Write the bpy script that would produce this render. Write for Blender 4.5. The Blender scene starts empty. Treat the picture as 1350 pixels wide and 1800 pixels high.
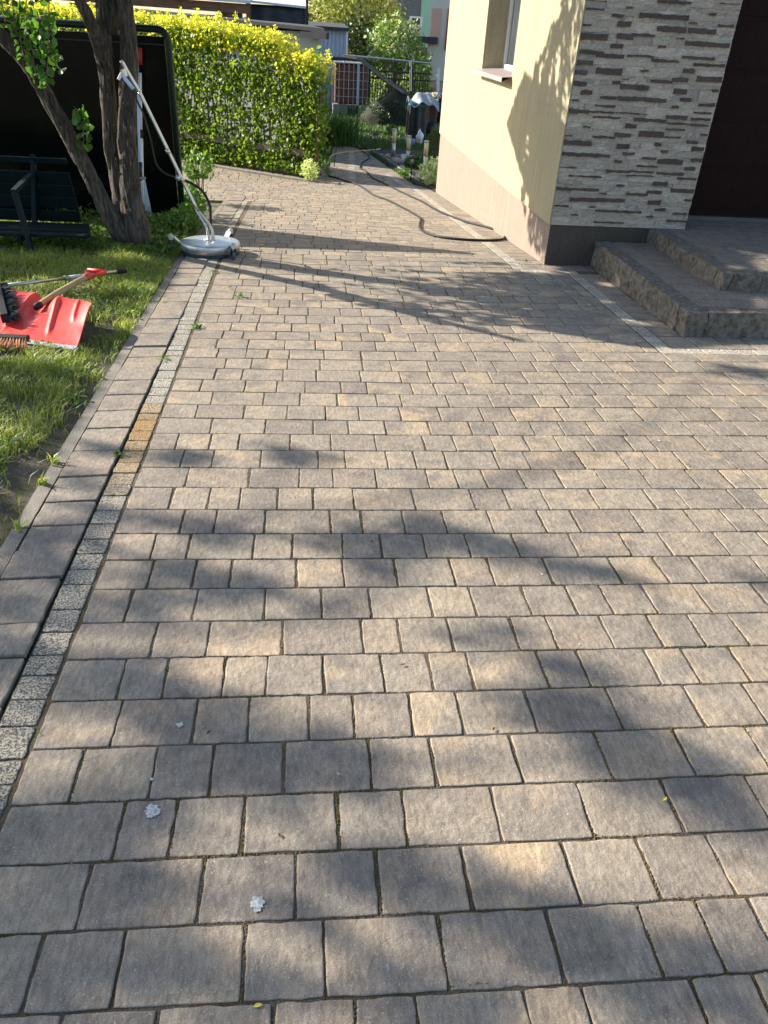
import bpy, bmesh, math, random
import numpy as np
from mathutils import Vector, Matrix, noise as mn

random.seed(7); np.random.seed(7); RS = np.random.RandomState(11)
scene = bpy.context.scene
COL = scene.collection

# ------------------------------------------------------------------ camera
FPX = 1352.0; YAW, PITCH, ROLL = .1212, .5645, -.0621; CAMH = 1.55
def cam_axes():
    cy, sy = math.cos(YAW), math.sin(YAW)
    fw = Vector((sy*math.cos(PITCH), cy*math.cos(PITCH), -math.sin(PITCH)))
    r = Vector((cy, -sy, 0)); d = fw.cross(r)
    cr, sr = math.cos(ROLL), math.sin(ROLL)
    return cr*r+sr*d, -sr*r+cr*d, fw
CR, CD, CF = cam_axes()
cam_data = bpy.data.cameras.new("camera"); cam = bpy.data.objects.new("camera", cam_data); COL.objects.link(cam)
cam_data.sensor_fit = 'VERTICAL'; cam_data.sensor_height = 36; cam_data.lens = FPX/1800*36
cam_data.clip_start = .05; cam_data.clip_end = 2000
mw = Matrix.Identity(4)
for i in range(3):
    mw[i][0] = CR[i]; mw[i][1] = -CD[i]; mw[i][2] = -CF[i]
mw.translation = Vector((0, 0, CAMH)); cam.matrix_world = mw
scene.camera = cam

# ------------------------------------------------------------------ sky, sun, exposure
SUN_EL = math.radians(26.6); SUN = Vector((-.898, .440, 0)).normalized()*math.cos(SUN_EL) + Vector((0, 0, math.sin(SUN_EL)))
world = bpy.data.worlds.new("World"); scene.world = world; world.use_nodes = True
wn = world.node_tree; bg = wn.nodes['Background']
sky = wn.nodes.new('ShaderNodeTexSky'); sky.sky_type = 'NISHITA'; sky.sun_disc = False
sky.sun_elevation = SUN_EL; sky.sun_rotation = math.atan2(SUN.x, SUN.y)
wn.links.new(sky.outputs[0], bg.inputs[0]); bg.inputs[1].default_value = .105
sl = bpy.data.lights.new("sun", 'SUN'); sl.energy = 5.0; sl.angle = math.radians(.5); sl.color = (1, .91, .78)
so = bpy.data.objects.new("sun", sl); COL.objects.link(so)
so.rotation_euler = (-SUN).to_track_quat('-Z', 'Y').to_euler(); so.location = SUN*30
vs = scene.view_settings; vs.view_transform = 'Standard'; vs.look = 'None'; vs.gamma = 1; vs.exposure = 1.38
scene.render.engine = 'CYCLES'
scene.cycles.max_bounces = 6

# ------------------------------------------------------------------ ground profile: the drive falls away past the house corner
YB, YC = 6.9, 14.5
def gz(y):
    if y < YB: return -.0286*y
    if y < YC: return -.0286*YB-.083*(y-YB)
    return -.0286*YB-.083*(YC-YB)-.012*(y-YC)
def at(px, py, Y):
    """point at distance Y that the photograph shows at px, py"""
    r = CR*((px-675)/FPX)+CD*((py-900)/FPX)+CF
    return Vector((0, 0, CAMH))+r*(Y/r.y)
def on_ground(px, py, lift=0.0):
    r = CR*((px-675)/FPX)+CD*((py-900)/FPX)+CF
    for m, y0, z0 in ((-.0286, 0, 0), (-.083, YB, gz(YB)), (-.012, YC, gz(YC))):
        t = (z0-m*y0-CAMH+lift)/(r.z-m*r.y)
        p = Vector((0, 0, CAMH))+r*t
        if (m == -.0286 and 0 < p.y <= YB) or (m == -.083 and YB < p.y <= YC) or (m == -.012 and p.y > YC): return p
    return p

# ------------------------------------------------------------------ materials
def nodes_of(name):
    m = bpy.data.materials.new(name); m.use_nodes = True
    nt = m.node_tree; return m, nt, nt.nodes['Principled BSDF']
def N(nt, t, **kw):
    n = nt.nodes.new(t)
    for k, v in kw.items():
        if k in n.inputs: n.inputs[k].default_value = v
        else: setattr(n, k, v)
    return n
def ramp(nt, fac, stops):
    r = nt.nodes.new('ShaderNodeValToRGB'); cr = r.color_ramp
    while len(cr.elements) < len(stops): cr.elements.new(.5)
    for e, (p, c) in zip(cr.elements, stops):
        e.position = p; e.color = (c[0], c[1], c[2], 1) if isinstance(c, (tuple, list)) else (c, c, c, 1)
    nt.links.new(fac, r.inputs[0]); return r.outputs[0]
def mixc(nt, fac, a, b, mode='MIX'):
    m = nt.nodes.new('ShaderNodeMix'); m.data_type = 'RGBA'; m.blend_type = mode
    for sock, v in ((m.inputs[0], fac), (m.inputs[6], a), (m.inputs[7], b)):
        if hasattr(v, 'links'): nt.links.new(v, sock)
        elif isinstance(v, (tuple, list)): sock.default_value = (v[0], v[1], v[2], 1)
        else: sock.default_value = v
    return m.outputs[2]
def math_(nt, op, a, b=0.0):
    m = nt.nodes.new('ShaderNodeMath'); m.operation = op
    for s, v in ((m.inputs[0], a), (m.inputs[1], b)):
        if hasattr(v, 'links'): nt.links.new(v, s)
        else: s.default_value = v
    return m.outputs[0]
def noise_(nt, vec, scale, detail=3, rough=.55, dist=0):
    n = N(nt, 'ShaderNodeTexNoise', Scale=scale, Detail=detail, Roughness=rough, Distortion=dist)
    nt.links.new(vec, n.inputs['Vector']); return n.outputs['Fac']
def pos(nt, scale=None):
    g = nt.nodes.new('ShaderNodeNewGeometry'); o = g.outputs['Position']
    if scale:
        mp = nt.nodes.new('ShaderNodeMapping'); mp.inputs['Scale'].default_value = scale
        nt.links.new(o, mp.inputs[0]); o = mp.outputs[0]
    return o
def bump(nt, b, h, strength=.3, dist=.01):
    n = N(nt, 'ShaderNodeBump', Strength=strength, Distance=dist); nt.links.new(h, n.inputs['Height'])
    nt.links.new(n.outputs[0], b.inputs['Normal'])
def M(name, c1, c2=None, scale=8, rough=.7, bs=0, bscale=60, metal=0, spec=.4, stretch=None, lo=.35, hi=.65):
    m, nt, b = nodes_of(name); c2 = c2 or tuple(x*.85 for x in c1)
    p = pos(nt, stretch)
    f = noise_(nt, p, scale, 5)
    nt.links.new(ramp(nt, f, [(lo, c1), (hi, c2)]), b.inputs['Base Color'])
    b.inputs['Roughness'].default_value = rough; b.inputs['Metallic'].default_value = metal
    b.inputs['Specular IOR Level'].default_value = spec
    if bs: bump(nt, b, noise_(nt, p, bscale, 4), bs)
    return m
def leafmat(name, c1, c2, trans=.45, rough=.45, scale=3):
    """leaf: colour varies leaf by leaf through the 'lc' attribute, light passes through"""
    m, nt, b = nodes_of(name)
    a = N(nt, 'ShaderNodeAttribute', attribute_name='lc')
    col = mixc(nt, a.outputs['Fac'], c1, c2)
    nt.links.new(col, b.inputs['Base Color']); b.inputs['Roughness'].default_value = rough
    t = nt.nodes.new('ShaderNodeBsdfTranslucent')
    nt.links.new(mixc(nt, 1.0, col, (1.5, 1.5, .75), 'MULTIPLY'), t.inputs[0])
    mx = nt.nodes.new('ShaderNodeMixShader'); mx.inputs[0].default_value = trans
    nt.links.new(b.outputs[0], mx.inputs[1]); nt.links.new(t.outputs[0], mx.inputs[2])
    nt.links.new(mx.outputs[0], nt.nodes['Material Output'].inputs[0]); return m

def paver_mat():
    m, nt, b = nodes_of('concrete_paver')
    a = N(nt, 'ShaderNodeAttribute', attribute_name='pc')
    sp = nt.nodes.new('ShaderNodeSeparateColor'); nt.links.new(a.outputs['Color'], sp.inputs[0])
    g = nt.nodes.new('ShaderNodeNewGeometry')
    cx = nt.nodes.new('ShaderNodeCombineXYZ')
    nt.links.new(math_(nt, 'MULTIPLY', sp.outputs[2], 37.0), cx.inputs[0]); nt.links.new(math_(nt, 'MULTIPLY', sp.outputs[2], 91.0), cx.inputs[1])
    add = nt.nodes.new('ShaderNodeVectorMath'); add.operation = 'ADD'
    nt.links.new(g.outputs['Position'], add.inputs[0]); nt.links.new(cx.outputs[0], add.inputs[1])
    v = add.outputs[0]
    base = ramp(nt, sp.outputs[0], [(0, (.190, .161, .131)), (.45, (.217, .186, .149)), (.8, (.238, .204, .160)), (1, (.258, .218, .167))])
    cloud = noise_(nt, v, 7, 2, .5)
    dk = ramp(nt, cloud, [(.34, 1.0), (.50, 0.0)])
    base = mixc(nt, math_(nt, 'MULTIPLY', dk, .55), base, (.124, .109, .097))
    yl = ramp(nt, noise_(nt, v, 6.3, 2, .5, .4), [(.44, 0.0), (.64, 1.0)])
    base = mixc(nt, math_(nt, 'MULTIPLY', yl, sp.outputs[1]), base, (.37, .280, .180))
    streak = noise_(nt, pos(nt, (90, 26, 40)), 1.0, 3, .6)
    base = mixc(nt, .75, base, mixc(nt, 1.0, base, ramp(nt, streak, [(.3, .70), (.7, 1.30)]), 'MULTIPLY'))
    grain = noise_(nt, g.outputs['Position'], 420, 2, .6)
    base = mixc(nt, .8, base, mixc(nt, 1.0, base, ramp(nt, grain, [(.25, .62), (.5, 1.0), (.75, 1.42)]), 'MULTIPLY'))
    mott = noise_(nt, v, 26, 4, .65)
    base = mixc(nt, .8, base, mixc(nt, 1.0, base, ramp(nt, mott, [(.3, .78), (.5, 1.0), (.7, 1.20)]), 'MULTIPLY'))
    speck = ramp(nt, noise_(nt, g.outputs['Position'], 210, 0, .5), [(.735, 0.0), (.77, 1.0)])
    base = mixc(nt, math_(nt, 'MULTIPLY', speck, .5), base, (.42, .40, .36))
    nt.links.new(base, b.inputs['Base Color']); b.inputs['Roughness'].default_value = .78
    b.inputs['Specular IOR Level'].default_value = .35
    h = math_(nt, 'ADD', math_(nt, 'MULTIPLY', noise_(nt, g.outputs['Position'], 62, 3, .5), 1.0), math_(nt, 'MULTIPLY', noise_(nt, g.outputs['Position'], 300, 3, .6), .30))
    bump(nt, b, h, .55, .006)
    return m
def granite_mat(name, light, dark, orange):
    m, nt, b = nodes_of(name)
    a = N(nt, 'ShaderNodeAttribute', attribute_name='pc')
    sp = nt.nodes.new('ShaderNodeSeparateColor'); nt.links.new(a.outputs['Color'], sp.inputs[0])
    p = pos(nt)
    f = noise_(nt, p, 165, 2, .75)
    c = ramp(nt, f, [(.42, dark), (.50, tuple((x+y)/2 for x, y in zip(light, dark))), (.57, light)])
    co = ramp(nt, f, [(.36, (.05, .03, .015)), (.5, tuple(x*.7 for x in orange)), (.62, orange)])
    c = mixc(nt, sp.outputs[1], c, co)
    c = mixc(nt, 1.0, c, ramp(nt, sp.outputs[0], [(0, .62), (.75, 1.05), (1, 1.45)]), 'MULTIPLY')
    nt.links.new(c, b.inputs['Base Color']); b.inputs['Roughness'].default_value = .85
    bump(nt, b, noise_(nt, p, 260, 3, .7), .9, .006); return m
def joint_mat():
    m, nt, b = nodes_of('joint_sand'); p = pos(nt)
    f = noise_(nt, p, 7, 5, .7); gr = noise_(nt, p, 240, 4, .7)
    c = ramp(nt, f, [(.34, (.15, .125, .09)), (.47, (.10, .083, .056)), (.55, (.12, .075, .038)), (.62, (.062, .062, .022)), (.70, (.17, .145, .105))])
    c = mixc(nt, 1.0, c, ramp(nt, gr, [(.3, .35), (.7, 1.7)]), 'MULTIPLY')
    nt.links.new(c, b.inputs['Base Color']); b.inputs['Roughness'].default_value = .95
    bump(nt, b, gr, 1.0, .01); return m
def soil_mat():
    m, nt, b = nodes_of('lawn_soil'); p = pos(nt)
    f = noise_(nt, p, 4, 5, .6)
    c = ramp(nt, f, [(.35, (.045, .055, .018)), (.5, (.085, .07, .045)), (.62, (.15, .125, .09))])
    c = mixc(nt, 1.0, c, ramp(nt, noise_(nt, p, 160, 4, .7), [(.3, .6), (.7, 1.35)]), 'MULTIPLY')
    nt.links.new(c, b.inputs['Base Color']); b.inputs['Roughness'].default_value = .95
    bump(nt, b, noise_(nt, p, 90, 5, .7), .8, .02); return m
def plaster_mat(name, c, s=130, speck=None):
    m, nt, b = nodes_of(name); p = pos(nt)
    col = ramp(nt, noise_(nt, p, 2.2, 4, .6), [(.3, tuple(x*.92 for x in c)), (.7, c)])
    if speck:
        f = noise_(nt, p, s*1.3, 1, .6)
        col = mixc(nt, ramp(nt, f, [(.42, 1.0), (.56, 0.0)]), col, speck)
    streak = noise_(nt, pos(nt, (13, 13, 1.6)), 1.5, 5, .65)
    col = mixc(nt, 1.0, col, ramp(nt, streak, [(.3, .84), (.7, 1.05)]), 'MULTIPLY')
    col = mixc(nt, .7, col, mixc(nt, 1.0, col, ramp(nt, noise_(nt, p, 75, 4, .7), [(.3, .8), (.7, 1.15)]), 'MULTIPLY'))
    nt.links.new(col, b.inputs['Base Color']); b.inputs['Roughness'].default_value = .9
    b.inputs['Specular IOR Level'].default_value = .2
    bump(nt, b, noise_(nt, p, s*.6, 5, .7), .8, .010); return m
def stone_mat(name, c1, c2, c3):
    m, nt, b = nodes_of(name)
    a = N(nt, 'ShaderNodeAttribute', attribute_name='pc')
    sp = nt.nodes.new('ShaderNodeSeparateColor'); nt.links.new(a.outputs['Color'], sp.inputs[0])
    p = pos(nt, (1, 1, 3.2))
    col = mixc(nt, sp.outputs[0], c1, c2)
    col = mixc(nt, ramp(nt, noise_(nt, p, 9, 5, .65, .6), [(.42, 0.0), (.66, .8)]), col, c3)
    vein = ramp(nt, noise_(nt, p, 16, 6, .7, 1.5), [(.43, 1.0), (.475, .45), (.52, 1.0)])
    col = mixc(nt, .8, col, mixc(nt, 1.0, col, vein, 'MULTIPLY'))
    nt.links.new(col, b.inputs['Base Color']); b.inputs['Roughness'].default_value = .6
    bump(nt, b, noise_(nt, p, 26, 7, .68, .8), .8, .02); return m
def bark_mat():
    m, nt, b = nodes_of('bark'); p = pos(nt, (26, 26, 2.6))
    f = noise_(nt, p, 1.6, 6, .7, .6)
    c = ramp(nt, f, [(.36, (.018, .014, .011)), (.50, (.065, .053, .041)), (.62, (.135, .110, .082)), (.74, (.13, .06, .028))])
    nt.links.new(c, b.inputs['Base Color']); b.inputs['Roughness'].default_value = .9
    bump(nt, b, f, 1.0, .03); return m

MAT = dict(
 paver=paver_mat(), granite=granite_mat('granite_sett', (.44, .405, .325), (.065, .061, .055), (.42, .25, .075)),
 joint=joint_mat(), soil=soil_mat(),
 kerb=M('kerb_concrete', (.16, .145, .12), (.21, .19, .158), 6, .9, .5, 120),
 plaster=plaster_mat('cream_plaster', (.40, .355, .235)),
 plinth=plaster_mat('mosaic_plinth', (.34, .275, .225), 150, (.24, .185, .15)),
 plinth_shaded=plaster_mat('shaded_mosaic_plinth', (.060, .050, .043), 150, (.13, .108, .086)),  # darkened copy of the side mosaic: the front's deep shade put into its colour
 stone=stone_mat('cladding_stone', (.39, .325, .25), (.62, .53, .425), (.42, .37, .32)),
 brown=stone_mat('cladding_brown', (.085, .055, .045), (.12, .085, .068), (.065, .045, .038)),
 grout=M('cladding_back', (.30, .28, .25), (.22, .20, .18)),
 sillm=M('sill_metal', (.34, .28, .27), (.31, .255, .245), 3, .4),
 pvc=M('white_window_pvc', (.78, .78, .77), (.72, .72, .72), 3, .35),
 door=M('brown_door', (.020, .0075, .006), (.014, .005, .004), 8, .5, .1, 60, spec=.08, stretch=(8, 8, 1)),
 thresh=M('threshold', (.09, .09, .095), None, 6, .4),
 bark=bark_mat(),
 steel=M('brushed_steel', (.66, .67, .67), (.52, .53, .54), 20, .42, .05, 90, metal=.9),
 chrome=M('pole_metal', (.62, .61, .58), (.52, .51, .49), 14, .34, metal=1),
 wheelm=M('wheel_blue_grey', (.08, .10, .15), (.05, .06, .08), 20, .5),
 rubber=M('black_rubber', (.012, .012, .013), (.020, .020, .022), 12, .6, spec=.25),
 red=M('red_plastic', (.76, .040, .030), (.56, .060, .045), 11, .42, .12, 90),
 wood=M('handle_wood', (.42, .30, .16), (.30, .20, .10), 5, .6, .2, 50, stretch=(6, 1, 6)),
 bristle_brown=M('brown_bristles', (.42, .18, .08), (.62, .34, .17), 60, .7),
 bristle_black=M('black_bristles', (.012, .014, .018), (.02, .05, .06), 50, .5),
 green_paint=M('green_bench_paint', (.002, .014, .016), (.002, .009, .010), 12, .6, .1, 60, spec=.15),
 screenf=M('dark_green_frame', (.008, .022, .020), (.006, .016, .015), 8, .35, spec=.3),
 screenp=M('black_screen_panel', (.0015, .0022, .003), (.0035, .0045, .004), 5, .16, .05, 9, spec=.16),
 white=M('white_paint', (.72, .74, .78), (.64, .66, .72), 8, .4),
 bluew=M('pale_blue_pole', (.45, .55, .80), (.38, .48, .74), 8, .35),
 alu=M('grey_alu', (.42, .43, .44), (.34, .35, .36), 10, .4, metal=.8),
 redgrip=M('dark_red_grip', (.35, .02, .03), None, 6, .5),
 edge=M('grey_edge_strip', (.40, .42, .46), (.25, .27, .3), 40, .45, metal=.5),
 yellowhose=M('yellow_hose', (.60, .50, .10), (.50, .42, .1), 8, .5),
 lampc=M('post_light_diffuser', (.74, .66, .38), (.66, .58, .32), 6, .5),
 glass=M('lantern_glass', (.42, .42, .38), (.30, .30, .28), 30, .15),
 blackm=M('black_metal', (.015, .015, .016), (.025, .024, .024), 12, .45),
 dirt=M('bed_soil', (.03, .022, .016), (.05, .038, .026), 20, .95, .8, 60),
 pebble=M('pale_pebbles', (.45, .42, .38), (.28, .25, .22), 25, .8),
 ltwall=M('pale_garage_wall', (.52, .55, .56), (.45, .48, .49), 4, .85, .15, 90),
 corr=M('blue_corrugated', (.38, .46, .60), (.33, .40, .54), 3, .5, stretch=(1, 1, .3)),
 darkroof=M('dark_roof_felt', (.035, .035, .04), (.05, .05, .055), 5, .8, .2, 60),
 tarpblue=M('dark_blue_tarp', (.02, .03, .05), (.03, .042, .065), 5, .55, .4, 12),
 redwood=M('red_brown_beam', (.15, .075, .045), (.24, .14, .09), 5, .7, .2, 40, stretch=(1, 6, 6)),
 curtain=M('beige_curtain', (.36, .32, .28), (.29, .26, .23), 6, .9),
 whiteroof=M('white_roof_sheet', (.62, .66, .70), (.54, .58, .62), 3, .5),
 darkgreenwall=M('dark_green_boards', (.035, .045, .03), (.025, .032, .022), 6, .8),
 tank=M('rusty_red_tank', (.16, .05, .04), (.11, .04, .036), 7, .5),
 cage=M('galvanised_cage', (.40, .41, .42), (.33, .34, .35), 20, .4, metal=.7),
 block=M('concrete_block', (.24, .25, .25), (.18, .19, .19), 10, .9, .4, 60),
 pipe=M('dark_pipe', (.03, .04, .045), (.05, .06, .065), 10, .45),
 greyhouse=M('grey_house_wall', (.125, .14, .15), (.145, .16, .17), 2, .9),
 beigehouse=M('beige_house_wall', (.50, .44, .39), (.56, .50, .45), 2, .9),
 creamhouse=M('cream_house_wall', (.58, .56, .50), (.52, .50, .45), 2, .9),
 pinkpatch=M('pink_wall_patch', (.55, .34, .28), (.52, .32, .26), 2, .9),
 mint=M('mint_wall_strip', (.30, .55, .42), (.27, .50, .38), 2, .9),
 winglass=M('dark_window_glass', (.05, .06, .07), (.03, .04, .05), 3, .08),
 brickw=M('brick_base', (.35, .22, .17), (.50, .40, .33), 14, .9, .5, 40),
 tarpgrey=M('grey_tarp', (.33, .36, .38), (.26, .29, .31), 6, .45, .5, 14),
 binm=M('black_cover', (.012, .016, .02), (.022, .028, .034), 9, .45, .5, 20),
 planter=M('brown_planter', (.060, .040, .036), (.075, .052, .046), 9, .6),
 teal=M('teal_plastic', (.01, .16, .15), (.01, .12, .12), 9, .4),
 bluepl=M('blue_plastic', (.20, .24, .55), (.16, .2, .45), 9, .4),
 compost=M('dark_compost', (.014, .020, .012), (.030, .036, .020), 14, .95, .8, 30),
 poo=M('white_dropping', (.60, .62, .61), (.26, .25, .23), 130, .9),
 oldwood=M('weathered_plank', (.085, .07, .055), (.13, .105, .08), 6, .85, .3, 60, stretch=(1, 5, 5)),
 stem=M('twig_bark', (.14, .085, .055), (.20, .13, .085), 20, .85),
 stepstone=M('split_granite', (.19, .165, .135), (.075, .065, .054), 26, .9, 1.0, 50),
 rustline=M('moss', (.075, .075, .022), (.13, .075, .03), 30, 1, .5, 200),
 sandm=M('sand_grains', (.16, .13, .095), (.075, .062, .046), 300, 1),
 deadleaf=M('dead_leaf', (.12, .05, .025), (.08, .04, .02), 30, .8),
 yellowleaf=M('fallen_yellow_leaf', (.62, .52, .10), (.55, .45, .08), 30, .7),
)
LEAF = dict(
 hedge=leafmat('hedge_leaf', (.07, .14, .018), (.22, .32, .035), .5),
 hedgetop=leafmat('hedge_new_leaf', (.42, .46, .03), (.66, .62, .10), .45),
 lilac=leafmat('tree_leaf', (.045, .11, .02), (.09, .20, .03), .45, .35),
 ground=leafmat('weed_leaf', (.05, .11, .02), (.13, .24, .05), .4),
 grass=leafmat('grass_blade', (.10, .165, .026), (.34, .38, .075), .4, .5),
 darkgrass=leafmat('shade_grass', (.04, .09, .018), (.07, .14, .025), .4, .5),
 conifer=leafmat('conifer_needle', (.06, .09, .02), (.16, .20, .05), .25),
 varieg=leafmat('variegated_leaf', (.30, .42, .14), (.80, .82, .55), .35),
 bushpale=leafmat('pale_tree_leaf', (.14, .17, .045), (.36, .38, .13), .4),
 bushgreen=leafmat('green_bush_leaf', (.10, .19, .03), (.25, .36, .09), .4),
 blossom=leafmat('white_blossom', (.62, .58, .55), (.75, .70, .70), .3),
 dark=leafmat('dark_leaf', (.02, .045, .012), (.04, .08, .02), .3),
)

# ------------------------------------------------------------------ mesh tools
class MB:
    def __init__(s): s.v = []; s.f = []; s.pc = []; s.m = []; s.cur = (0, 0, 0); s.mi = 0
    def add(s, verts, faces):
        o = len(s.v); s.v += [tuple(v) for v in verts]; s.f += [tuple(i+o for i in f) for f in faces]
        s.pc += [s.cur]*len(verts); s.m += [s.mi]*len(faces); return o
    def box(s, c, d, rz=0, taper=1.0, rot=None):
        x, y, z = d[0]/2, d[1]/2, d[2]/2
        P = [Vector((sx*x*(taper if sz > 0 else 1), sy*y*(taper if sz > 0 else 1), sz*z)) for sz in (-1, 1) for sy in (-1, 1) for sx in (-1, 1)]
        R = rot if rot else Matrix.Rotation(rz, 3, 'Z')
        P = [R@p+Vector(c) for p in P]
        s.add(P, [(0, 2, 3, 1), (4, 5, 7, 6), (0, 1, 5, 4), (2, 6, 7, 3), (0, 4, 6, 2), (1, 3, 7, 5)])
    def bar(s, a, b, w, h, up=(0, 0, 1)):
        a, b = Vector(a), Vector(b); d = (b-a).normalized(); u = Vector(up)
        if abs(d.dot(u)) > .98: u = Vector((0, 1, 0))
        sx = d.cross(u).normalized()*w/2; sy = sx.cross(d).normalized()*h/2
        P = [a-sx-sy, a+sx-sy, a+sx+sy, a-sx+sy, b-sx-sy, b+sx-sy, b+sx+sy, b-sx+sy]
        s.add(P, [(0, 3, 2, 1), (4, 5, 6, 7), (0, 1, 5, 4), (1, 2, 6, 5), (2, 3, 7, 6), (3, 0, 4, 7)])
    def tube(s, pts, rad, n=10, cap=True, rough=0, rfreq=6, seed=0):
        pts = [Vector(p) for p in pts]; k = len(pts)
        if not hasattr(rad, '__len__'): rad = [rad]*k
        rings = []; prev = None
        for i in range(k):
            d = (pts[min(i+1, k-1)]-pts[max(i-1, 0)]).normalized()
            if prev is None:
                u = Vector((0, 0, 1)) if abs(d.z) < .9 else Vector((1, 0, 0)); prev = d.cross(u).normalized()
            a = (prev-d*prev.dot(d)).normalized(); b = d.cross(a); prev = a
            ring = []
            for j in range(n):
                t = 2*math.pi*j/n; dr = a*math.cos(t)+b*math.sin(t); r = rad[i]
                if rough:
                    q = pts[i]+dr*r
                    r *= 1+rough*(mn.noise(Vector((dr.x*2.6+seed, dr.y*2.6, pts[i].z*rfreq*.5)))*1.2+mn.noise(Vector((q.x*38, q.y*38, q.z*7+seed)))*.9)
                ring.append(pts[i]+dr*r)
            rings.append(ring)
        V = [p for r in rings for p in r]; F = []
        for i in range(k-1):
            for j in range(n):
                F.append((i*n+j, i*n+(j+1) % n, (i+1)*n+(j+1) % n, (i+1)*n+j))
        if cap: F.append(tuple(range(n-1, -1, -1))); F.append(tuple((k-1)*n+j for j in range(n)))
        s.add(V, F)
    def lathe(s, c, prof, n=28, axis='Z', rot=None):
        c = Vector(c); V = []; F = []
        for r, h in prof:
            for j in range(n):
                t = 2*math.pi*j/n
                p = Vector((r*math.cos(t), r*math.sin(t), h))
                if axis == 'X': p = Vector((p.z, p.x, p.y))
                if axis == 'Y': p = Vector((p.x, p.z, p.y))
                if rot: p = rot@p
                V.append(c+p)
        for i in range(len(prof)-1):
            for j in range(n): F.append((i*n+j, i*n+(j+1) % n, (i+1)*n+(j+1) % n, (i+1)*n+j))
        F.append(tuple(range(n-1, -1, -1))); F.append(tuple((len(prof)-1)*n+j for j in range(n)))
        s.add(V, F)
    def quad(s, a, b, c, d): s.add([a, b, c, d], [(0, 1, 2, 3)])
    def grid(s, fn, nu, nv):
        V = [fn(i/nu, j/nv) for j in range(nv+1) for i in range(nu+1)]
        s.add(V, [(j*(nu+1)+i, j*(nu+1)+i+1, (j+1)*(nu+1)+i+1, (j+1)*(nu+1)+i) for j in range(nv) for i in range(nu)])
    def build(s, name, mat, parent=None, smooth=False, bevel=0, solid=0):
        me = bpy.data.meshes.new(name)
        off = parent_loc(parent)
        me.from_pydata([(v[0]-off.x, v[1]-off.y, v[2]-off.z) for v in s.v], [], s.f); 
        mats = mat if isinstance(mat, (list, tuple)) else [mat]
        for m_ in mats: me.materials.append(m_)
        if len(mats) > 1: me.polygons.foreach_set('material_index', s.m)
        if any(p != (0, 0, 0) for p in s.pc):
            a = me.color_attributes.new('pc', 'FLOAT_COLOR', 'POINT')
            arr = np.ones((len(s.v), 4), np.float32); arr[:, :3] = s.pc; a.data.foreach_set('color', arr.ravel())
        if smooth: me.polygons.foreach_set('use_smooth', [True]*len(s.f))
        me.update(); me.validate()
        o = bpy.data.objects.new(name, me); COL.objects.link(o)
        if parent: o.parent = parent
        if bevel:
            b = o.modifiers.new('bevel', 'BEVEL'); b.width = bevel; b.segments = 2; b.limit_method = 'ANGLE'
        if solid:
            b = o.modifiers.new('solid', 'SOLIDIFY'); b.thickness = solid
        return o
def parent_loc(p):
    v = Vector((0, 0, 0))
    while p is not None: v = v+p.location; p = p.parent
    return v
def tag(o, label=None, cat=None, group=None, kind=None):
    if label: o['label'] = label
    if cat: o['category'] = cat
    if group: o['group'] = group
    if kind: o['kind'] = kind
    return o
def thing(name, label, cat, loc, group=None):
    o = bpy.data.objects.new(name, None); COL.objects.link(o); o.location = loc; o.empty_display_size = .1
    return tag(o, label, cat, group)
def copy_tree(o, parent=None):
    c = o.copy(); COL.objects.link(c); c.parent = parent
    for ch in list(o.children): copy_tree(ch, c)
    return c
def fast_mesh(name, V, F, mat, parent=None, lc=None, smooth=False):
    """V (n,3) array, F (m,4) or (m,3) array"""
    off = parent_loc(parent); V = np.asarray(V, np.float32)-np.array(off, np.float32)
    me = bpy.data.meshes.new(name); n = len(V); m, k = F.shape
    me.vertices.add(n); me.vertices.foreach_set('co', V.ravel())
    me.loops.add(m*k); me.loops.foreach_set('vertex_index', F.ravel().astype(np.int32))
    me.polygons.add(m); me.polygons.foreach_set('loop_start', np.arange(0, m*k, k, dtype=np.int32)); me.polygons.foreach_set('loop_total', np.full(m, k, np.int32))
    for mm in (mat if isinstance(mat, (list, tuple)) else [mat]): me.materials.append(mm)
    if lc is not None:
        a = me.attributes.new('lc', 'FLOAT', 'POINT'); a.data.foreach_set('value', np.asarray(lc, np.float32))
    me.update(calc_edges=True)
    if smooth: me.polygons.foreach_set('use_smooth', [True]*m)
    o = bpy.data.objects.new(name, me); COL.objects.link(o)
    if parent: o.parent = parent
    return o
def unit(a): return a/np.maximum(np.linalg.norm(a, axis=1, keepdims=True), 1e-6)
def leaves(P, size, rs, up=.35, width=.62, long_=None, droop=0, fold=.22):
    """six-vertex folded leaves at points P (n,3): returns V, F, index of leaf per vertex"""
    n = len(P); P = np.asarray(P, float)
    nrm = unit(rs.normal(size=(n, 3))+np.array([0, 0, up*2]))
    t = rs.normal(size=(n, 3))+np.array([0, 0, -droop]); t = unit(t-nrm*(t*nrm).sum(1, keepdims=True))
    b = np.cross(nrm, t)
    L = (size*(.6+.8*rs.rand(n)))[:, None]; W = L*width
    pts = []
    for (a, w, h) in ((-.5, 0, 0), (-.18, .48, fold), (.22, .40, fold), (.5, 0, 0), (.22, -.40, fold), (-.18, -.48, fold)):
        pts.append(P+t*L*a+b*W*w+nrm*L*h*abs(w))
    V = np.stack(pts, 1).reshape(-1, 3)
    base = np.arange(n)[:, None]*6
    F = np.concatenate([base+np.array([[0, 1, 2, 3]]), base+np.array([[0, 3, 4, 5]])], 0)
    return V, F
def foliage(name, P, size, mat, parent=None, rs=RS, lc=None, **kw):
    P = np.asarray(P); V, F = leaves(P, size, rs, **kw)
    if lc is None: lc = rs.rand(len(P))
    return fast_mesh(name, V, F, mat, parent, np.repeat(lc, 6))
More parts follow.
